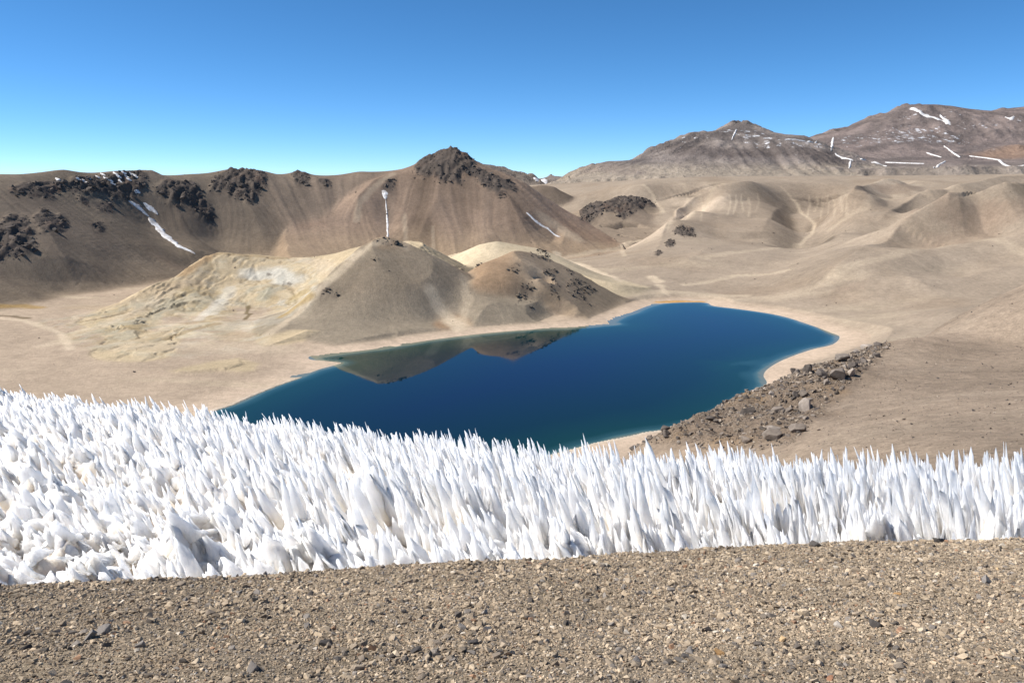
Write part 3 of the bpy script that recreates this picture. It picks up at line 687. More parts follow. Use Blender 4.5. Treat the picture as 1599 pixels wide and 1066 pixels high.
FL = {0: ('plateau', 'flat grey brown plateau below the far mountains', 'plateau'), 1: ('mountain', 'far grey volcano with a dark cliff band and a pointed top', 'mountain'), 2: ('mountain', 'highest far mountain with snow streaks, at the right edge', 'mountain'),
      3: ('mountain_ridge', 'grey ridge falling away behind the brown cone mountain', 'ridge'), 4: ('mountain', 'tiny distant hill with a snow patch in the gap', 'mountain')}
FOBJ = {}
for q in range(5):
    F = FQ[fo == q]; u, inv = np.unique(F, return_inverse=True)
    if len(F) == 0: continue
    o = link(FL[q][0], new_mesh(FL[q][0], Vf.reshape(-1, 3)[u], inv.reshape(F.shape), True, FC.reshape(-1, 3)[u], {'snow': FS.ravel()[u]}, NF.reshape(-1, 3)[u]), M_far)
    FOBJ[q] = tag(o, FL[q][1], FL[q][2], None, 'structure')

# ------------------------------------------------------------------ snow patches lying in the gullies
k = NT('old_snow')
tc = k.n('ShaderNodeTexCoord')
b = k.n('ShaderNodeBsdfPrincipled', Roughness=.8); b.inputs['Specular IOR Level'].default_value = .2
k.l(k.ramp(k.noise(.14, 6, .7, tc.outputs['Object']), [(.38, (.5, .45, .4)), (.58, (.8, .79, .78))]), b.inputs['Base Color'])
k.l(b.outputs[0], k.out.inputs['Surface']); M_oldsnow = k.m
def snow_ribbon(px, widths, label, far=False, thick=None):
    hh = fhit if far else hit
    pts = np.array([hh(*p) for p in px]); W = np.array(widths, float)
    zf = (lambda x, y: fbil(FZ, x, y)) if far else (lambda x, y: bil(GZ, x, y))
    L = np.concatenate([[0], np.cumsum(np.hypot(*np.diff(pts, axis=0).T))])
    n = int(max(10, min(70, L[-1] / (8 if far else 3))))
    s = np.linspace(0, L[-1], n)
    cx = np.interp(s, L, pts[:, 0]); cy = np.interp(s, L, pts[:, 1]); w = np.interp(s, L, W)
    w = w * (1 + .6 * fbm(s / (30 if far else 11) + pts[0, 0], s * 0 + pts[0, 1], 3)); ph_ = pts[0, 0] * .37
    w[0] *= .3; w[-1] *= .3
    tx = np.gradient(cx); ty = np.gradient(cy); m = np.hypot(tx, ty); tx, ty = tx / m, ty / m
    cr = np.linspace(-1, 1, 7); th = thick or (3.0 if far else .8)
    w = w * (.42 if far else .8)
    X = cx[:, None] - ty[:, None] * w[:, None] * cr * .5; Y = cy[:, None] + tx[:, None] * w[:, None] * cr * .5
    jx = .16 * w[:, None] * fbm(X / 9 + ph_, Y / 9 + cr * 3, 3) * (np.abs(cr) > .5)
    X = X - ty[:, None] * jx * 3; Y = Y + tx[:, None] * jx * 3
    Z = zf(X, Y) + th * (1.25 * (1 - cr ** 2) ** .5 - .25)
    V = np.stack([X, Y, Z], -1).reshape(-1, 3)
    a, c_ = np.meshgrid(np.arange(n - 1), np.arange(6), indexing='ij')
    F = np.stack([a * 7 + c_, a * 7 + c_ + 1, (a + 1) * 7 + c_ + 1, (a + 1) * 7 + c_], -1).reshape(-1, 4)
    o = link('snow_patch', new_mesh('snow_patch', V, F), M_oldsnow)
    return tag(o, label, 'snow patch', 'snow patches on the slopes', 'thing')
snow_ribbon([(233, 340), (246, 354), (262, 372), (280, 386), (305, 397)], [9, 15, 15, 10, 4], 'broad white snow tongue running down the left crater wall')
snow_ribbon([(201, 315), (215, 324), (233, 338)], [5, 9, 6], 'thin upper snow streak leading into the broad snow tongue')
snow_ribbon([(224, 318), (236, 326), (247, 337)], [9, 13, 5], 'short snow patch just right of the thin upper streak')
snow_ribbon([(210, 300), (219, 301)], [8, 8], 'small white snow dab under the rocks of the left rim')
snow_ribbon([(596, 299), (601, 301), (602, 312)], [13, 16, 5], 'snow patch at the head of the narrow gully on the cone mountain')
snow_ribbon([(602, 312), (604, 332), (605, 352), (606, 372)], [2, 3.5, 4.5, 3.5], 'narrow snow thread running straight down the cone mountain')
snow_ribbon([(822, 333), (836, 346), (855, 358), (875, 370)], [6, 8, 5, 3], 'slanting snow streak on the right flank of the cone mountain')
for j, (x, y) in enumerate([(138, 280), (152, 277), (165, 279), (172, 283), (180, 272), (185, 277), (193, 271), (198, 277), (206, 273), (176, 288), (131, 283), (90, 281), (122, 281), (211, 276), (188, 284), (160, 273), (201, 281)]):
    snow_ribbon([(x - 3.5, y - 2), (x + 1, y + .2), (x + 5, y + 2.2)], [2.5, 5, 2.5], 'small white snow fleck among the dark rocks of the left rim', thick=1.6)
snow_ribbon([(1423, 169), (1440, 178), (1460, 184), (1478, 192)], [70, 90, 70, 60], 'white snow sheet curving down below the highest summit', True)
snow_ribbon([(1480, 195), (1479, 188), (1468, 180)], [60, 55, 20], 'short snow hook beside the summit snow sheet', True)
snow_ribbon([(1301, 215), (1299, 228), (1298, 236)], [26, 30, 14], 'upright snow streak in the saddle between the far mountains', True)
snow_ribbon([(1304, 240), (1318, 247), (1333, 252)], [30, 60, 60], 'slanting snow streak at the foot of the saddle', True)
snow_ribbon([(1328, 252), (1326, 263)], [30, 12], 'short snow tail hanging below the saddle streak', True)
snow_ribbon([(1345, 250), (1365, 254), (1385, 260)], [60, 60, 40], 'straight white snow bar on the far plateau', True)
snow_ribbon([(1382, 254), (1410, 255), (1443, 256)], [40, 45, 30], 'long thin level snow bar on the far plateau', True)
snow_ribbon([(1474, 228), (1487, 238), (1499, 246)], [18, 30, 24], 'snow streak in the gully below the highest mountain', True)
snow_ribbon([(1447, 239), (1460, 243), (1470, 246)], [30, 30, 18], 'small slanting snow bar above the plateau', True)
snow_ribbon([(1514, 244), (1540, 247), (1560, 250), (1568, 257), (1599, 259)], [40, 44, 34, 34, 18], 'wavy snow line running out at the right edge', True)
snow_ribbon([(1570, 183), (1578, 187), (1583, 182)], [40, 60, 30], 'snow patch on the rightmost far summit', True)
snow_ribbon([(838, 284), (850, 280)], [60, 80], 'tiny snow field in the gap between the mountains', True)
snow_ribbon([(1476, 252), (1465, 258), (1458, 263)], [22, 26, 14], 'short broken snow strip on the plateau slope', True)
snow_ribbon([(1225, 219), (1250, 220), (1275, 221)], [26, 30, 22], 'thin snow rim along the saddle crest', True)
snow_ribbon([(1150, 203), (1146, 211), (1143, 219)], [16, 20, 10], 'fine snow line below the pointed volcano top', True)
# ------------------------------------------------------------------ the near slope: gravel brow, snow bed, scree hillside
def crest_y(x): return 6.0 + 0.29 * x + 0.25 * np.sin(x * .5) 
def brow(x, y):
    """height of the gravel brow relative to the eye"""
    s = np.maximum(y - crest_y(x), 0)
    return -0.9 - 0.36 * y - 0.75 * s * s / (s + 1.0)
_ar = [0, .2, .38, .55, .85, 1.0]
def snow_far(x, y):
    a = np.clip((x / np.maximum(y, .1) + .7) / 1.4, -.1, 1.1)
    yf = 23 - 5.5 * a
    row = np.interp(a, _ar, [594, 626, 660, 690, 701, 698])
    dep = np.tan(PITCH + np.arctan((row - 533) / FPX)) / 1.0
    hs_ = np.interp(a, [0, .35, .6, 1], [.75, 1.1, 1.35, 1.4])
    return a, yf, -yf * dep - hs_, hs_
def snow_ground(x, y):
    a, yf, zf, hs_ = snow_far(x, y)
    yc = crest_y(x); y0 = yc + 1.2
    z0 = -0.9 - 0.36 * yc - 1.25
    t = (y - y0) / (yf - y0)
    z = z0 + (zf - z0) * np.clip(t, -.3, 1) + .5 * np.clip(t, 0, 1) * (1 - np.clip(t, 0, 1)) 
    return z - np.maximum(y - yf, 0) * .75
near_pts = S((1000, 692, 80), (1060, 660, 88), (1130, 627, 95), (1190, 601, 100), (1260, 571, 110), (1320, 552, 120), (1380, 536, 130), (1450, 520, 152), (1520, 508, 176), (1599, 491, 204), (1750, 470, 242),
    (1599, 600, 80), (1599, 690, 42), (1400, 690, 50), (1400, 600, 88), (1250, 690, 60), (1250, 630, 86), (1100, 690, 74), (1800, 600, 80), (1800, 700, 42), (1480, 560, 110), (1599, 540, 120), (1350, 570, 108), (1180, 650, 86))
for q in [(1000, 692, 80), (1060, 660, 88), (1130, 627, 95), (1190, 601, 100), (1260, 571, 110), (1320, 552, 120), (1380, 536, 130), (1450, 520, 152), (1520, 508, 176), (1599, 491, 204), (1750, 470, 242)]:
    for f_, dz in ((.12, .06), (.4, .27), (1.0, .62)):
        x_, y_, z_ = P(*q); near_pts.append((x_ * (1 + f_), y_ * (1 + f_), z_ - dz * q[2]))
for a_ in (-1.0, -.7, -.45, -.2, 0.0, .1):
    for y_, z_ in ((30, 14), (60, 31), (100, 54), (200, 100), (300, 138), (400, 155)): near_pts.append((a_ * y_, y_, H - z_))
for a_ in (.2, .45, .7, 1.0): near_pts.append((a_ * 26, 26, H - 11.2 - .6 * (1 - a_)))
near_L = Layer(near_pts, 90, 6)
MA, MR = 560, 230
naz = np.radians(np.linspace(-44, 44, MA)); nrr = np.exp(np.linspace(math.log(13), math.log(430), MR))
na2, nr2 = np.meshgrid(naz, nrr); NX = np.sin(na2) * nr2; NY = np.cos(na2) * nr2
NZ = near_L(NX, NY)
sg = H + snow_ground(NX, NY) - .35
tt = smooth(18, 34, nr2)
NZ = sg * (1 - tt) + NZ * tt
rub_px = [(985, 696), (1000, 690), (1060, 658), (1130, 626), (1190, 600), (1260, 570), (1320, 551), (1384, 534), (1388, 540), (1362, 566), (1345, 590), (1300, 622), (1275, 655), (1240, 692), (1100, 705)]
def nbil(x, y):
    az = np.arctan2(x, y); r = np.hypot(x, y)
    j = np.clip((az - naz[0]) / (naz[1] - naz[0]), 0, MA - 1.001); i = np.clip((np.log(r) - math.log(13)) / (math.log(430 / 13) / (MR - 1)), 0, MR - 1.001)
    i0 = i.astype(int); j0 = j.astype(int); a = i - i0; b = j - j0
    return (NZ[i0, j0] * (1 - b) + NZ[i0, j0 + 1] * b) * (1 - a) + (NZ[i0 + 1, j0] * (1 - b) + NZ[i0 + 1, j0 + 1] * b) * a
def nhit(px, py):
    sx, sz = ray(px, py); az = math.atan2(sx, 1.0); t = sz * math.cos(az)
    rs = np.exp(np.linspace(math.log(30), math.log(300), 1200))
    zz = nbil(np.sin(az) * rs, np.cos(az) * rs)
    kx = np.nonzero((zz - H) / rs >= t)[0]
    if not len(kx): r = rs[np.argmax((zz - H) / rs)]
    else: r = rs[kx[0]]
    return (math.sin(az) * r, math.cos(az) * r)
rubble_poly = np.array([nhit(*p) for p in rub_px])
in_rub = inpoly(NX + 3 * fbm(NX / 9, NY / 9, 3), NY + 5 * fbm(NX / 9 + 5, NY / 9, 3), rubble_poly).astype(float)
rub = blur(blur(in_rub, 3, 0), 3, 1)
farther = smooth(25, 45, nr2)
NZ = NZ + farther * (.35 * fbm(NX / 14, NY / 14, 4) + .10 * fbm(NX / 3, NY / 3, 3) + rub * (1.5 * (ridged(NX / 9, NY / 9, 4) - .5) + .3 * fbm(NX / 2.2, NY / 2.2, 3)))
NC = np.zeros(NX.shape + (3,)) + C(.315, .242, .176)
NC *= (1 + .16 * fbm(NX / 40, NY / 40, 4) + .12 * fbm(NX / 9, NY / 9, 4))[..., None]
NC = blend(NC, C(.2, .15, .108), rub * .9)
NC = blend(NC, C(.3, .2, .11), rub * smooth(.15, .5, fbm(NX / 8 + 30, NY / 8, 3)) * .6)
NC = blend(NC, C(.36, .285, .21), (1 - rub) * smooth(.1, .6, fbm(NX / 22 + 9, NY / 10, 4)) * .45)
fi, fj = np.meshgrid(np.arange(MR - 1), np.arange(MA - 1), indexing='ij')
NQ = np.stack([fi * MA + fj, fi * MA + fj + 1, (fi + 1) * MA + fj + 1, (fi + 1) * MA + fj], -1).reshape(-1, 4)
NV = np.stack([NX, NY, NZ], -1).reshape(-1, 3)
NQ = NQ[(NV[:, 2] > -4)[NQ].any(1)]
tag(link('stony_slope', new_mesh('stony_slope', NV, NQ, True, NC.reshape(-1, 3)), M_near), 'brown stony hillside falling to the lake on the right', 'hillside', None, 'structure')

# ---- rocks
def rock_mesh(name, seed, npts=16, flat=(1, .8, .6), rough=0.0):
    r = np.random.default_rng(seed)
    p = r.normal(size=(npts, 3)); p /= np.linalg.norm(p, axis=1, keepdims=True)
    p = np.sign(p) * np.abs(p) ** .75
    p *= r.uniform(.8, 1.1, (npts, 1)); p *= np.array(flat) * .5
    bm = bmesh.new()
    for q in p: bm.verts.new(q)
    res = bmesh.ops.convex_hull(bm, input=bm.verts)
    bmesh.ops.delete(bm, geom=[v for v in bm.verts if not v.link_faces], context='VERTS')
    if rough > 0:
        bmesh.ops.bevel(bm, geom=bm.edges[:], offset=rough, segments=1, affect='EDGES', clamp_overlap=True)
    bmesh.ops.triangulate(bm, faces=bm.faces[:])
    me = bpy.data.meshes.new(name); bm.to_mesh(me); bm.free()
    return me
def arrays(me):
    V = np.empty(len(me.vertices) * 3, np.float32); me.vertices.foreach_get('co', V)
    F = np.empty(len(me.polygons) * 3, np.int32); me.polygons.foreach_get('vertices', F)
    return V.reshape(-1, 3), F.reshape(-1, 3)
def rock_material(name, col, var=.25, scale=6.0, bump=.4, dist=.03, lichen=None):
    k = NT(name); tc = k.n('ShaderNodeTexCoord'); oi = k.n('ShaderNodeObjectInfo')
    c = k.mix(col, (1, 1, 1), 0.0)
    r_ = k.ramp(oi.outputs['Random'], [(0, (.72,) * 3), (1, (1.3,) * 3)])
    c = k.mix(c, r_, 1.0, 'MULTIPLY')
    n1 = k.noise(scale, 8, .7, tc.outputs['Object'])
    c = k.mix(c, k.ramp(n1, [(.3, (1 - var,) * 3), (.7, (1 + var,) * 3)]), 1.0, 'MULTIPLY')
    b = k.n('ShaderNodeBsdfPrincipled', Roughness=.9); b.inputs['Specular IOR Level'].default_value = .15
    k.l(c, b.inputs['Base Color'])
    bp = k.n('ShaderNodeBump', Strength=bump, Distance=dist); k.l(k.noise(scale * 1.5, 8, .75, tc.outputs['Object']), bp.inputs['Height']); k.l(bp.outputs[0], b.inputs['Normal'])
    k.l(b.outputs[0], k.out.inputs['Surface']); return k.m
M_b_grey = rock_material('grey_boulder_rock', (.2, .165, .135), .3, 3.0, .8, .12)
M_b_pale = rock_material('pale_boulder_rock', (.285, .24, .2), .3, 3.0, .8, .12)
M_b_dark = rock_material('dark_boulder_rock', (.12, .1, .085), .3, 3.0, .8, .12)
def put_rock(name, me, mat, loc, scale, rot, label, cat, group=None):
    o = bpy.data.objects.new(name, me); COL.objects.link(o)
    o.location = loc; o.scale = scale; o.rotation_euler = rot
    if len(me.materials) == 0: me.materials.append(None)
    o.material_slots[0].link = 'OBJECT'; o.material_slots[0].material = mat
    return tag(o, label, cat, group, 'thing')
bvar = [rock_mesh('boulder', 100 + i, 15 + i % 5, (1, .85, .75), .03) for i in range(12)]
for i, (px, py, w, h, mat, rz, lb) in enumerate([
    (1308, 592, 34, 30, M_b_grey, .4, 'largest upright grey boulder with a shadowed left face near the top of the rubble'),
    (1316, 563, 24, 16, M_b_pale, .1, 'pale slab boulder on the rubble crest above the largest boulder'),
    (1354, 541, 22, 12, M_b_pale, .2, 'pale low boulder at the top end of the rubble crest'),
    (1329, 587, 17, 17, M_b_pale, .9, 'squat pale boulder touching the right side of the largest boulder'),
    (1262, 583, 18, 22, M_b_dark, .3, 'dark upright block on the rubble crest over the pale beach'),
    (1239, 582, 14, 13, M_b_dark, .7, 'small dark block left of the upright dark block on the crest'),
    (1255, 618, 20, 13, M_b_grey, .2, 'low grey boulder just above the long leaning pale boulder'),
    (1242, 619, 13, 13, M_b_dark, 1.2, 'dark stub boulder left of the low grey boulder'),
    (1256, 642, 25, 32, M_b_pale, -.5, 'long pale boulder leaning downhill in the middle of the rubble'),
    (1246, 674, 30, 18, M_b_grey, .35, 'wedge shaped grey boulder right of the block above the snow'),
    (1205, 684, 34, 21, M_b_grey, .15, 'broad cracked grey block just above the snow spikes'),
    (1208, 673, 30, 11, M_b_pale, .1, 'thin pale slab lying behind the broad cracked block'),
    (1165, 690, 19, 16, M_b_grey, .5, 'rounded boulder left of the broad cracked block'),
    (1109, 656, 18, 11, M_b_dark, .3, 'dark flat boulder in the lower left rubble'),
    (1039, 669, 22, 14, M_b_dark, .2, 'dark boulder on the skyline of the rubble against the lake'),
    (1040, 680, 18, 15, M_b_grey, .8, 'grey boulder below the dark skyline boulder'),
    (1015, 676, 12, 11, M_b_grey, .1, 'last small boulder at the lowest tip of the rubble above the beach'),
    (1166, 607, 10, 8, M_b_grey, .2, 'small boulder poking over the crest against the blue water'),
    (1164, 622, 11, 9, M_b_grey, .6, 'small boulder just below the crest boulder by the water'),
    (1333, 573, 19, 14, M_b_dark, .4, 'dark boulder between the crest slab and the largest boulder'),
    (1290, 600, 14, 12, M_b_grey, .8, 'small grey boulder left of the foot of the largest boulder'),
    (990, 690, 16, 10, M_b_dark, .4, 'dark rock peeking out behind the snow tips by the beach')]):
    x_, y_ = nhit(px, py); z_ = float(nbil(np.array([x_]), np.array([y_]))[0]); d_ = math.hypot(x_, y_) / FPX * 1.03
    ww, hh = w * d_ * .84, h * d_ * .84
    put_rock('boulder', bvar[i % 12], mat, (x_, y_, z_ + hh * .28), (ww * 1.08, ww * 1.0, hh * 1.35), (random.uniform(-.15, .15), rz * .35, random.uniform(0, 6)), lb, 'boulder')
def sample_poly(poly, n, r):
    lo = poly.min(0); hi = poly.max(0); out = np.zeros((0, 2))
    while len(out) < n:
        q = r.uniform(lo, hi, (n * 2, 2)); q = q[inpoly(q[:, 0], q[:, 1], poly)]; out = np.vstack([out, q])
    return out[:n]
r_ = np.random.default_rng(5)
pos = sample_poly(rubble_poly, 190, r_)
keepw = fbm(pos[:, 0] / 12, pos[:, 1] / 12, 3)
order = np.argsort(-keepw)
for c_, i in enumerate(order[:180]):
    x_, y_ = pos[i]; z_ = float(nbil(np.array([x_]), np.array([y_]))[0]); s_ = min(.5 + .24 * r_.pareto(2.4), 1.6) * (y_ / 100) ** .5
    tq = np.hypot(x_ - rubble_poly[:, 0], y_ - rubble_poly[:, 1]); zone = 'at the lower tip of the rubble by the snow' if y_ < 74 else ('in the lower half of the rubble' if y_ < 90 else ('in the upper half of the rubble' if y_ < 108 else 'at the top end of the rubble'))
    sz_ = 'larger' if s_ > .85 else ('mid-sized' if s_ > .62 else 'small')
    kind = r_.choice(3, p=[.6, .2, .2])
    put_rock('boulder', bvar[c_ % 12], (M_b_grey, M_b_pale, M_b_dark)[kind], (x_, y_, z_ + s_ * .12), (s_ * r_.uniform(.9, 1.4), s_, s_ * r_.uniform(.7, 1.0)), tuple(r_.uniform(-.4, .4, 2)) + (r_.uniform(0, 6.3),),
             sz_ + ' ' + ('brown grey', 'pale', 'dark')[kind] + ' boulder ' + zone, 'boulder', sz_ + ' ' + ('brown grey', 'pale', 'dark')[kind] + ' boulders ' + zone)
def scatter(name, variants, P3, size, cols, r, flatten=(.75, 1.25), mat=None):
    n = len(P3); Vs, Fs, Cs, Ss = [], [], [], []; off = 0
    which = r.integers(0, len(variants), n)
    for v in range(len(variants)):
        V, F = variants[v]; m = np.nonzero(which == v)[0]; kx = len(m)
        if kx == 0: continue
        th = r.uniform(0, 2 * np.pi, kx); ax = r.uniform(-.5, .5, kx); ct, st = np.cos(th), np.sin(th); ca, sa = np.cos(ax), np.sin(ax)
        Rz = np.zeros((kx, 3, 3)); Rz[:, 0, 0] = ct; Rz[:, 0, 1] = -st; Rz[:, 1, 0] = st; Rz[:, 1, 1] = ct; Rz[:, 2, 2] = 1
        Rx = np.zeros((kx, 3, 3)); Rx[:, 0, 0] = 1; Rx[:, 1, 1] = ca; Rx[:, 1, 2] = -sa; Rx[:, 2, 1] = sa; Rx[:, 2, 2] = ca
        sc = size[m][:, None] * np.stack([r.uniform(*flatten, kx), r.uniform(*flatten, kx), r.uniform(.6, 1.1, kx)], 1)
        W = np.einsum('nij,nvj->nvi', Rx @ Rz, V[None] * sc[:, None, :]) + P3[m][:, None, :]
        Vs.append(W.reshape(-1, 3)); Fs.append((F[None] + (np.arange(kx) * len(V))[:, None, None] + off).reshape(-1, 3)); off += kx * len(V)
        Cs.append(np.repeat(cols[m], len(V), 0))
    return link(name, new_mesh(name, np.vstack(Vs), np.vstack(Fs), False, np.vstack(Cs)), mat)
k = NT('loose_stone'); at = k.n('ShaderNodeAttribute', attribute_name='Col'); tc = k.n('ShaderNodeTexCoord')
c = k.mix(at.outputs['Color'], k.ramp(k.noise(60, 5, .7, tc.outputs['Object']), [(.3, (.72,) * 3), (.7, (1.25,) * 3)]), 1.0, 'MULTIPLY')
b = k.n('ShaderNodeBsdfPrincipled', Roughness=.92); b.inputs['Specular IOR Level'].default_value = .12
k.l(c, b.inputs['Base Color']); bp = k.n('ShaderNodeBump', Strength=.5, Distance=.004); k.l(k.noise(160, 6, .7, tc.outputs['Object']), bp.inputs['Height']); k.l(bp.outputs[0], b.inputs['Normal'])
k.l(b.outputs[0], k.out.inputs['Surface']); M_stone = k.m
svar = [arrays(rock_mesh('pebble_shape', 300 + i, 9, (1, .85, .75))) for i in range(10)]
gvar = [arrays(rock_mesh('pebble_shape', 350 + i, 8, (1, .9, .9))) for i in range(18)]
r_ = np.random.default_rng(11)
pos = sample_poly(rubble_poly, 7000, r_)
pos = np.vstack([pos, np.stack([np.tan(r_.uniform(.12, .72, 11000)) * 1, np.ones(11000)], 1) * np.exp(r_.uniform(math.log(36), math.log(190), 11000))[:, None]])
zz = nbil(pos[:, 0], pos[:, 1]); size = np.minimum(.14 + .1 * r_.pareto(2.0, len(pos)), .75) * (pos[:, 1] / 100) ** .7
size[7000:] *= .55
pal = np.array([(.25, .2, .15), (.18, .145, .115), (.33, .27, .21), (.1, .085, .075)])
tag(scatter('rubble', gvar, np.column_stack([pos, zz + size * .12]), size, pal[r_.integers(0, 4, len(pos))] * r_.uniform(.8, 1.2, (len(pos), 1)), r_, mat=M_stone), 'small broken stones strewn over the stony slope', 'rubble', None, 'stuff')

# dark rocks that break through the two brown hills and the sandy ones
for q, (ow, poly, amp) in enumerate(OUTC):
    w = hits(poly); area = .5 * abs(np.dot(w[:, 0], np.roll(w[:, 1], 1)) - np.dot(w[:, 1], np.roll(w[:, 0], 1)))
    big_ = ow in (1, 2, 9); n = int(np.clip(area / (34 if big_ else 11), 7, 260)); rq = np.random.default_rng(900 + q)
    c0 = w.mean(0); p2 = sample_poly(c0 + (w - c0) * 1.12, n, rq)
    sz = np.clip(1.5 + 1.3 * rq.pareto(2.0, n), 1.3, 6.5) * (2.2 if big_ else 1)
    z2 = bil(GZ, p2[:, 0], p2[:, 1])
    o = scatter('rock_outcrop', svar, np.column_stack([p2, z2 + sz * (-.12 if big_ else .05)]), sz, (np.array([(.105, .086, .075), (.135, .108, .09), (.08, .07, .063)]) if big_ else np.array([(.095, .08, .066), (.14, .115, .09), (.07, .062, .056)]))[rq.integers(0, 3, n)], rq, mat=M_stone)
    o.parent = OBJ[ow]; o['kind'] = 'stuff'
rq = np.random.default_rng(77); n = 9000
aa = rq.uniform(math.radians(-36), math.radians(36), n); rr_ = np.exp(rq.uniform(math.log(560), math.log(1900), n)); p2 = np.column_stack([np.sin(aa) * rr_, np.cos(aa) * rr_])
z2 = bil(GZ, p2[:, 0], p2[:, 1]); okk = (z2 > 4 + 6 * rq.uniform(size=n)) & (fbm(p2[:, 0] / 60, p2[:, 1] / 60, 3) > rq.uniform(-.6, .5, n)); p2, z2 = p2[okk], z2[okk]; n = len(p2)
sz = np.clip(.5 + .35 * rq.pareto(2.2, n), .5, 3.2) * rr_[okk] / 1000
tag(scatter('scree_stones', gvar, np.column_stack([p2, z2]), sz, np.array([(.16, .128, .1), (.11, .09, .074), (.24, .195, .15)])[rq.integers(0, 3, n)], rq, mat=M_stone), 'single dark stones dotted over the hills around the lake', 'scree', None, 'stuff')
# ------------------------------------------------------------------ gravel brow at our feet
gx = np.arange(-9.5, 11.01, .06); gy = np.concatenate([np.arange(-8, 1.6, .4), np.arange(1.6, 12.5, .06)])
GGX, GGY = np.meshgrid(gx, gy)
def ground_z(x, y):
    return H + brow(x, y) + .035 * fbm(x / 1.3, y / 1.3, 3) + .014 * fbm(x / .3, y / .3, 3)
GGZ = ground_z(GGX, GGY)
gc = np.zeros(GGX.shape + (3,)) + C(.36, .285, .2)
pn = fbm(GGX / 1.1, GGY / 1.1, 4)
gc = blend(gc, C(.45, .355, .24), smooth(.05, .5, pn) * .8); gc = blend(gc, C(.4, .28, .18), smooth(.2, .6, fbm(GGX / .8 + 9, GGY / .8, 3)) * .5); gc = blend(gc, C(.33, .27, .205), smooth(.05, .5, -pn) * .7)
fi, fj = np.meshgrid(np.arange(len(gy) - 1), np.arange(len(gx) - 1), indexing='ij'); n_ = len(gx)
GQ = np.stack([fi * n_ + fj, fi * n_ + fj + 1, (fi + 1) * n_ + fj + 1, (fi + 1) * n_ + fj], -1).reshape(-1, 4)
M_grit = terrain_material('gritty_ground', [1.2, 18, 110], .2, 1.0, .02, .5, 75)
tag(link('ground', new_mesh('ground', np.stack([GGX, GGY, GGZ], -1).reshape(-1, 3), GQ, True, gc.reshape(-1, 3)), M_grit), 'bare gritty brown ground in front of the snow', 'ground', None, 'structure')
NS = 235000
yy = np.sqrt(r_.uniform(1.9 ** 2, 9.4 ** 2, NS * 2)); xx = yy * r_.uniform(-1.1, 1.1, NS * 2)
ok = yy < crest_y(xx) + .35; xx, yy = xx[ok][:NS], yy[ok][:NS]; NS = len(xx)
dens = fbm(xx / .7, yy / .7, 4)
size = np.minimum(.0095 * (1 - r_.uniform(0, 1, NS)) ** (-.315), .05) * (1 + .4 * np.clip(dens, -1, 1)) * (.72 + .07 * yy)
pal = np.array([(.385, .30, .208), (.27, .212, .152), (.47, .375, .265), (.12, .102, .086), (.235, .205, .175), (.31, .19, .12), (.53, .46, .37), (.42, .29, .16)])
pi = r_.choice(8, NS, p=[.37, .3, .14, .07, .08, .018, .02, .002])
cols = pal[pi] * r_.uniform(.72, 1.28, (NS, 1)) * (1 + .28 * fbm(xx / .8 + 3, yy / .8, 3) + .12 * fbm(xx / 2.5, yy / 2.5, 2))[:, None]
zz = ground_z(xx, yy) + size * .12
app = size / yy; inview = np.abs(xx / yy) < .72
big = np.argsort(-app * inview)[:220]
gk = np.ones(NS, bool); gk[big] = False
# one object of gravel: a cloud of points, each carrying a pebble
gm = bpy.data.meshes.new('gravel'); GP = np.column_stack([xx, yy, zz])[gk].astype(np.float32); ng = len(GP)
gm.vertices.add(ng); gm.vertices.foreach_set('co', GP.ravel())
def attr(nm, typ, key, arr):
    at_ = gm.attributes.new(nm, typ, 'POINT'); at_.data.foreach_set(key, np.asarray(arr).ravel())
attr('scl', 'FLOAT_VECTOR', 'vector', (size[gk][:, None] * np.column_stack([r_.uniform(.8, 1.3, ng), r_.uniform(.8, 1.2, ng), r_.uniform(.6, 1.05, ng)])).astype(np.float32))
attr('rot', 'FLOAT_VECTOR', 'vector', np.column_stack([r_.uniform(-.5, .5, ng), r_.uniform(-.5, .5, ng), r_.uniform(0, 6.28, ng)]).astype(np.float32))
attr('pick', 'INT', 'value', r_.integers(0, 16, ng).astype(np.int32))
attr('Col', 'FLOAT_COLOR', 'color', np.column_stack([cols[gk], np.ones(ng)]).astype(np.float32))
k = NT('gravel_pebble'); at = k.n('ShaderNodeAttribute', attribute_name='Col', attribute_type='INSTANCER'); ge = k.n('ShaderNodeNewGeometry')
c = k.mix(at.outputs['Color'], k.ramp(k.noise(70, 4, .7, ge.outputs['Position']), [(.3, (.75,) * 3), (.7, (1.22,) * 3)]), 1.0, 'MULTIPLY')
b = k.n('ShaderNodeBsdfPrincipled', Roughness=.93); b.inputs['Specular IOR Level'].default_value = .1
k.l(c, b.inputs['Base Color']); k.l(b.outputs[0], k.out.inputs['Surface'])
pcol = bpy.data.collections.new('pebble_shapes')
for i in range(16):
    pm = rock_mesh('pebble_shape', 700 + i, 11, (1, .9, .85)); pm.materials.append(k.m)
    pcol.objects.link(bpy.data.objects.new('pebble_shape', pm))
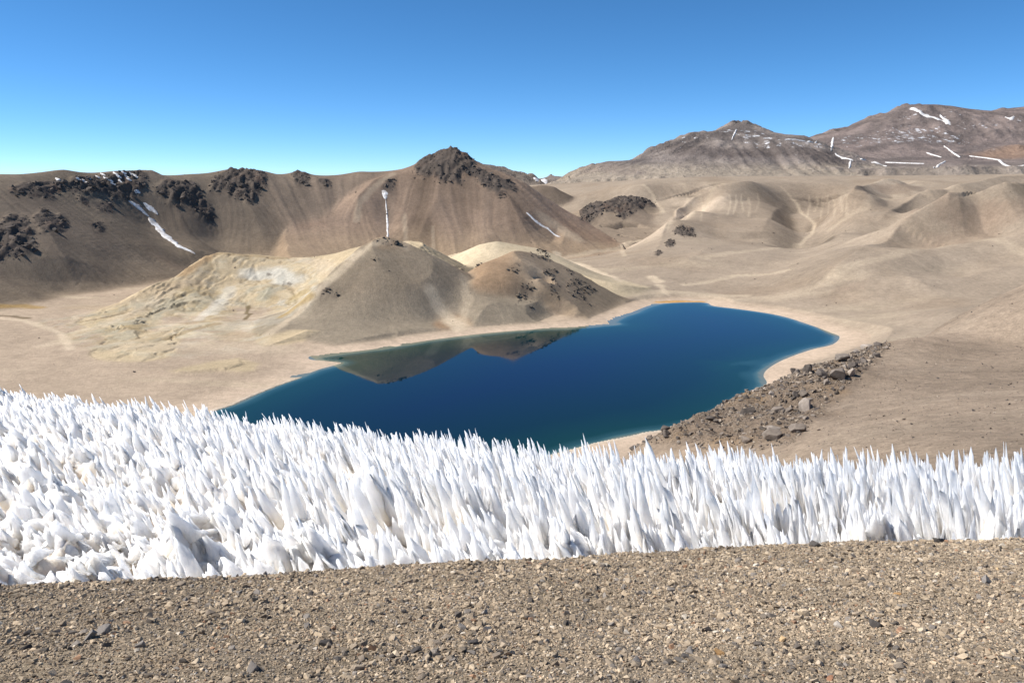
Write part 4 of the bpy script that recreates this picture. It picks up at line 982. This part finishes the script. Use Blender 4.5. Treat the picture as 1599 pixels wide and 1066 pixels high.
def points_to(name, pcol):
    ng_ = bpy.data.node_groups.new(name, 'GeometryNodeTree')
    ng_.interface.new_socket('Geometry', in_out='INPUT', socket_type='NodeSocketGeometry'); ng_.interface.new_socket('Geometry', in_out='OUTPUT', socket_type='NodeSocketGeometry')
    gi_, go_ = ng_.nodes.new('NodeGroupInput'), ng_.nodes.new('NodeGroupOutput')
    io = ng_.nodes.new('GeometryNodeInstanceOnPoints'); ci = ng_.nodes.new('GeometryNodeCollectionInfo')
    ci.inputs['Collection'].default_value = pcol; ci.inputs['Separate Children'].default_value = True; ci.inputs['Reset Children'].default_value = True
    io.inputs['Pick Instance'].default_value = True
    ng_.links.new(gi_.outputs[0], io.inputs['Points']); ng_.links.new(ci.outputs[0], io.inputs['Instance'])
    for nm, typ, sock in (('pick', 'INT', 'Instance Index'), ('rot', 'FLOAT_VECTOR', 'Rotation'), ('scl', 'FLOAT_VECTOR', 'Scale')):
        na = ng_.nodes.new('GeometryNodeInputNamedAttribute'); na.data_type = typ; na.inputs['Name'].default_value = nm
        ng_.links.new(na.outputs['Attribute'], io.inputs[sock])
    ng_.links.new(io.outputs[0], go_.inputs[0])
    return ng_
go = link('gravel', gm); md = go.modifiers.new('pebbles', 'NODES'); md.node_group = points_to('gravel_on_points', pcol)
tag(go, 'loose brown and grey gravel covering the foreground', 'gravel', None, 'stuff')
stone_meshes = [rock_mesh('stone', 400 + i, 14, (1, .85, .75), .03) for i in range(9)]
stone_kinds = {0: ('tan brown', (.34, .27, .195)), 1: ('dark brown', (.21, .17, .13)), 2: ('sandy', (.42, .335, .245)), 3: ('blackish', (.085, .075, .068)), 4: ('grey', (.2, .178, .158)), 5: ('rusty red', (.26, .135, .08)), 6: ('pale', (.45, .4, .34)), 7: ('orange', (.4, .24, .11))}
M_kinds = {q: rock_material('stone_' + nm.replace(' ', '_'), c_, .28, 22.0, .6, .006) for q, (nm, c_) in stone_kinds.items()}
def put_stone(x_, y_, s_, q, lb=None, rs=r_):
    nm = stone_kinds[q][0]
    z_ = float(ground_z(np.array([x_]), np.array([y_]))[0])
    ra = x_ / y_; side = 'at the left' if ra < -.36 else ('left of the middle' if ra < 0 else ('right of the middle' if ra < .36 else 'at the right'))
    dep_ = 'low in the gravel' if y_ < 3.4 else ('halfway up the gravel' if y_ < 4.6 else 'high in the gravel near the snow')
    where = dep_ + ' ' + side
    return put_rock('stone', stone_meshes[rs.integers(0, 9)], M_kinds[q], (x_, y_, z_ + s_ * .14), (s_ * rs.uniform(.9, 1.3), s_ * rs.uniform(.8, 1.1), s_ * rs.uniform(.65, 1.0)), tuple(rs.uniform(-.35, .35, 2)) + (rs.uniform(0, 6.3),),
             lb or nm + ' stone lying ' + where, 'stone', None if lb else nm + ' stones ' + where)
for i in big: put_stone(xx[i], yy[i], float(size[i]), int(pi[i]))
def ghit(px, py):
    sx, sz = ray(px, py); ys = np.linspace(1.8, 11, 3000); z_ = H + brow(sx * ys, ys)
    kx = np.nonzero(z_ >= H + sz * ys)[0]; y_ = ys[kx[0]] if len(kx) else crest_y(sx * 7)
    return sx * y_, y_
for px, py, w, q, lb in [(1272, 854, 20, 3, 'dark stone standing on the gravel edge against the snow, right of the middle'), (1466, 842, 20, 3, 'flat dark stone on the gravel edge, rightmost of those against the snow'), (757, 878, 18, 1, 'brown stone on the gravel edge below the middle of the snow'),
    (282, 893, 20, 1, 'dark lump on the gravel edge at the left below the snow'), (1330, 870, 14, 3, 'small dark stone just behind the gravel edge near the right'), (1124, 1021, 18, 7, 'orange stone low in the foreground right of the middle'), (1402, 930, 14, 7, 'orange pebble in the right foreground below the snow'),
    (140, 1000, 34, 4, 'blue grey stone, left one of the cluster at the left foreground'), (165, 992, 30, 4, 'blue grey stone, right one of the cluster at the left foreground'), (220, 1012, 22, 4, 'flat blue grey slab right of the left foreground cluster'), (510, 1008, 24, 3, 'dark rough stone in the lower foreground left of the middle'),
    (390, 1050, 32, 4, 'large grey stone at the bottom edge left of the middle'), (298, 933, 22, 1, 'brown knobbly stone midway up the left gravel'), (1310, 978, 20, 6, 'pale flat stone right of the middle of the foreground'), (1368, 980, 22, 3, 'dark stone just right of the pale flat stone'), (992, 1032, 22, 4, 'grey stone at the bottom middle of the foreground'),
    (1540, 910, 22, 4, 'grey slab on the far right of the gravel'), (330, 962, 20, 1, 'dark brown stone in the left middle gravel'), (1080, 930, 14, 3, 'small black stone in the middle gravel')]:
    x_, y_ = ghit(px, py); put_stone(x_, y_, w * y_ * 1.1 / FPX, q, lb)

# ------------------------------------------------------------------ the field of snow penitentes
k = NT('penitente_snow'); tc = k.n('ShaderNodeTexCoord'); at = k.n('ShaderNodeAttribute', attribute_name='dirt'); oi = k.n('ShaderNodeObjectInfo'); ge = k.n('ShaderNodeNewGeometry')
nz = k.noise(1.6, 6, .65, ge.outputs['Position'])
ad = k.n('ShaderNodeMath', operation='MULTIPLY_ADD'); k.l(nz, ad.inputs[0]); ad.inputs[1].default_value = .9; k.l(at.outputs['Fac'], ad.inputs[2])
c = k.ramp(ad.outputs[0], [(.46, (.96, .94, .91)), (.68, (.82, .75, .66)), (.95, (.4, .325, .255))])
b = k.n('ShaderNodeBsdfPrincipled', Roughness=.55); b.inputs['Specular IOR Level'].default_value = .3
k.l(c, b.inputs['Base Color'])
b.inputs['Subsurface Weight'].default_value = .85; b.inputs['Subsurface Radius'].default_value = (1.0, .93, .85); b.inputs['Subsurface Scale'].default_value = .32
bp = k.n('ShaderNodeBump', Strength=.8, Distance=.06); mp = k.n('ShaderNodeMapping'); mp.inputs['Scale'].default_value = (1, 1, .35); k.l(ge.outputs['Position'], mp.inputs['Vector']); k.l(k.noise(8, 8, .7, mp.outputs[0]), bp.inputs['Height']); k.l(bp.outputs[0], b.inputs['Normal'])
k.l(b.outputs[0], k.out.inputs['Surface']); M_snow = k.m
def fin(seed, nu=11, nv=9):
    """one penitente: a leaning blade of snow with a jagged crest, unit height, long axis along Y"""
    r = np.random.default_rng(seed)
    u = np.linspace(-1, 1, nu); v = np.linspace(0, 1, nv) ** .9
    tops = np.zeros(nu)
    for i in range(r.integers(2, 6)):
        c0 = r.uniform(-.75, .75) if i else r.uniform(-.15, .15); h0 = 1.0 if i == 0 else r.uniform(.35, .9); w0 = r.uniform(.4, .75) if i == 0 else r.uniform(.15, .35)
        tops = np.maximum(tops, h0 * np.clip(1 - np.abs(u - c0) / w0, 0, 1) ** r.uniform(.55, .9))
    tops = np.maximum(tops, .12 * (1 - u ** 2) + .03) + r.normal(0, .075, nu) * (tops > .15)
    tops = np.maximum(tops, .03)
    base = r.uniform(.10, .17); U, Vv = np.meshgrid(u, v, indexing='ij')
    z = Vv * tops[:, None] - .12 * (1 - Vv)
    th = base * (1 - Vv) ** r.uniform(.8, 1.15) * (1 - .75 * U ** 2) * (.4 + .6 * tops[:, None] ** .7) + .006
    ph = r.uniform(0, 50)
    wob = .16 * fbm(U * 1.6 + ph, z * 1.8 + ph, 4) * (.3 + z); flut = .11 * fbm(U * 2.6 + ph, z * 2.6, 3) * (1 - Vv * .75)
    flut2 = .11 * fbm(U * 2.6 + ph + 20, z * 2.6, 3) * (1 - Vv * .75)
    ylen = r.uniform(.26, .46)
    y = U * ylen * (1 - .12 * Vv) + .05 * fbm(U * 2 + ph + 9, z * 2, 3)
    A = np.stack([wob + th + flut, y, z], -1); B = np.stack([wob - th + flut2, y, z], -1)
    n = nu * nv; V = np.concatenate([A.reshape(-1, 3), B.reshape(-1, 3)])
    i, j = np.meshgrid(np.arange(nu - 1), np.arange(nv - 1), indexing='ij'); q = (i * nv + j)
    FA_ = np.stack([q, q + nv, q + nv + 1, q + 1], -1).reshape(-1, 4); FB_ = np.stack([q, q + 1, q + nv + 1, q + nv], -1).reshape(-1, 4) + n
    e = np.arange(nv - 1); F1 = np.stack([e, e + 1, e + 1 + n, e + n], -1); l0 = (nu - 1) * nv; F2 = np.stack([l0 + e, l0 + e + n, l0 + e + 1 + n, l0 + e + 1], -1)
    t_ = np.arange(nu - 1) * nv + nv - 1; F3 = np.stack([t_, t_ + nv, t_ + nv + n, t_ + n], -1)
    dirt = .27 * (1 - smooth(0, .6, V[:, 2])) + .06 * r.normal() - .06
    return V, np.vstack([FA_, FB_, F1, F2, F3]), dirt
fins = [fin(500 + i, 17, 9) for i in range(24)]      # for the single blades
fins_small = [fin(500 + i, 13, 5) for i in range(24)]  # for the joined mass behind them
fin_me = []
for V, F, dd in fins:
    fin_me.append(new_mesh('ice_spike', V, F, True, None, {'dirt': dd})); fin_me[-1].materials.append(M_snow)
# the bed the blades grow from
bx = np.arange(-22, 20.01, .085); by = np.concatenate([np.arange(3.4, 10.5, .06), np.arange(10.5, 26.01, .17)]); BX, BY = np.meshgrid(bx, by)
def billow(x, y): return np.abs(perlin(x, y)) * 2
def bed(x, y):
    a, yf, zf, hs_ = snow_far(x, y)
    s = y - crest_y(x)
    qx = x + .15 * fbm(x / .4, y / .4, 2); lump = .40 * billow(qx / 1.0 + 3, y / .75) + .30 * billow(qx / .42 + 11, y / .33) + .10 * billow(x / .17, y / .15)
    return H + snow_ground(x, y) + lump * smooth(.1, 1.5, s) - .05 + .15 * smooth(.2, .9, s) * (1 - smooth(1.5, 4, s)) * (1.3 - a) 
BZ = bed(BX, BY); s_ = BY - crest_y(BX)
BZ = np.where(s_ < .35, BZ - 1.2 * (.35 - s_), BZ)
aB, yfB, _, _ = snow_far(BX, BY)
okb = (s_ > -.5) & (BY < yfB + 2.0) & (np.abs(BX / BY) < 1.2)
bq = BX + .15 * fbm(BX / .4, BY / .4, 2)
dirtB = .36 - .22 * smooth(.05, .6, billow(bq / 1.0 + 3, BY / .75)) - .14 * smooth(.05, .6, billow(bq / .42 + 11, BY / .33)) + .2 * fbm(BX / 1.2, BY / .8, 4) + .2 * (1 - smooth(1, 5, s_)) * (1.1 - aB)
fi, fj = np.meshgrid(np.arange(len(by) - 1), np.arange(len(bx) - 1), indexing='ij'); n_ = len(bx)
BQ = np.stack([fi * n_ + fj, fi * n_ + fj + 1, (fi + 1) * n_ + fj + 1, (fi + 1) * n_ + fj], -1).reshape(-1, 4); BQ = BQ[okb.ravel()[BQ].all(1)]
u, inv = np.unique(BQ, return_inverse=True)
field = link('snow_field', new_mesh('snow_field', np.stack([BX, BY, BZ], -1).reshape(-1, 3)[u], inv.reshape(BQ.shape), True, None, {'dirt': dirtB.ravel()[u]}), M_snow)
tag(field, 'broad white field of jagged leaning snow blades between gravel and lake', 'snow field', None, 'structure')
# blades
pts = []
r_ = np.random.default_rng(21)
for _ in range(2600):        # low half-melted stubs along the lower edge
    x = 9 - 18 * r_.uniform() ** .7; pts.append((x, crest_y(x) + r_.uniform(.12, 3.0 - .14 * x)))
for iy, y0 in enumerate(np.arange(5.0, 24.5, .235)):
    for x0 in np.arange(-24, 21, .2):
        x = x0 + r_.uniform(-.17, .17) + .18 * (iy % 2); y = y0 + r_.uniform(-.18, .18)
        pts.append((x, y))
pts = np.array(pts)
a_, yf_, zf_, hs2 = snow_far(pts[:, 0], pts[:, 1]); s_ = pts[:, 1] - crest_y(pts[:, 0])
okp = (s_ > np.where(np.arange(len(pts)) < 2600, .1, .55)) & (pts[:, 1] < yf_ + .3) & (np.abs(pts[:, 0] / pts[:, 1]) < 1.02) & (pts[:, 0] > -22)
pts = pts[okp]; a_, yf_, zf_, hs2, s_ = a_[okp], yf_[okp], zf_[okp], hs2[okp], s_[okp]
nP = len(pts)
hgt = hs2 * (.62 + .38 * smooth(-.4, .4, fbm(pts[:, 0] / 2.2, pts[:, 1] / 2.2, 3))) * r_.uniform(.5, 1.12, nP)
ramp_ = smooth(.3, np.interp(a_, [0, .3, 1], [6.5, 4.0, 2.0]), s_)
stub = np.arange(len(okp))[okp] < 2600
hgt *= np.where(stub, r_.uniform(.3, .62, nP), .34 + .66 * ramp_)
hgt = np.minimum(hgt, hs2 * 1.05)
zb = bed(pts[:, 0], pts[:, 1]) - np.where(stub, .04, .12)
hgt = np.minimum(hgt, np.maximum(.12, H + snow_ground(pts[:, 0], pts[:, 1]) + hs2 * 1.1 + r_.normal(0, .06, nP) - zb)) * np.interp(a_, [0, .45], [.82, 1])
wid = np.interp(a_, [0, .4, 1], [.92, .84, .72]) * r_.uniform(.55, 1.15, nP) * (.5 + .42 * hgt)
wid = np.where(stub, wid * 1.15, wid)
yaw = np.where(stub, r_.uniform(0, 3.1, nP), r_.normal(.5, .42, nP)) + np.interp(a_, [0, .4], [.45, 0])
lean = np.interp(a_, [0, .5, 1], [-.36, -.30, -.22]) + r_.normal(0, .07, nP); leany = r_.normal(-.05, .07, nP)
which = r_.integers(0, 24, nP)
app = hgt / pts[:, 1] * (np.abs(pts[:, 0] / pts[:, 1]) < .68); order = np.argsort(-app); solo = np.zeros(nP, bool); solo[order[:300]] = True
eul = np.zeros((nP, 3), np.float32)
for q in range(nP):
    R_ = Euler((-leany[q], lean[q], 0)).to_matrix() @ Matrix.Rotation(yaw[q], 3, 'Z')
    eul[q] = R_.to_euler()
    if solo[q]:
        o = link('ice_spike', fin_me[which[q]], None, field)
        o.location = (pts[q, 0], pts[q, 1], zb[q]); o.rotation_euler = eul[q]; o.scale = (wid[q], wid[q], hgt[q])
fcol = bpy.data.collections.new('ice_spike_shapes')
for V, F, dd in fins_small:
    fm = new_mesh('ice_spike_shape', V, F, True, None, {'dirt': dd}); fm.materials.append(M_snow)
    fcol.objects.link(bpy.data.objects.new('ice_spike_shape', fm))
sk = ~solo; nk = int(sk.sum())
gm = bpy.data.meshes.new('ice_spikes'); gm.vertices.add(nk)
gm.vertices.foreach_set('co', np.column_stack([pts, zb])[sk].astype(np.float32).ravel())
attr('scl', 'FLOAT_VECTOR', 'vector', np.column_stack([wid, wid, hgt])[sk].astype(np.float32))
attr('rot', 'FLOAT_VECTOR', 'vector', eul[sk]); attr('pick', 'INT', 'value', which[sk].astype(np.int32))
rest = link('ice_spikes', gm, None, field)
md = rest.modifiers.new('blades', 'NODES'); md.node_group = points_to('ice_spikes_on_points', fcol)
rest['kind'] = 'stuff'
print('triangles about', sum(len(o.data.polygons) * (2 if len(o.data.polygons) and o.data.polygons[0].loop_total == 4 else 1) for o in bpy.data.objects if o.type == 'MESH'), 'spikes', nP, 'stones', NS)
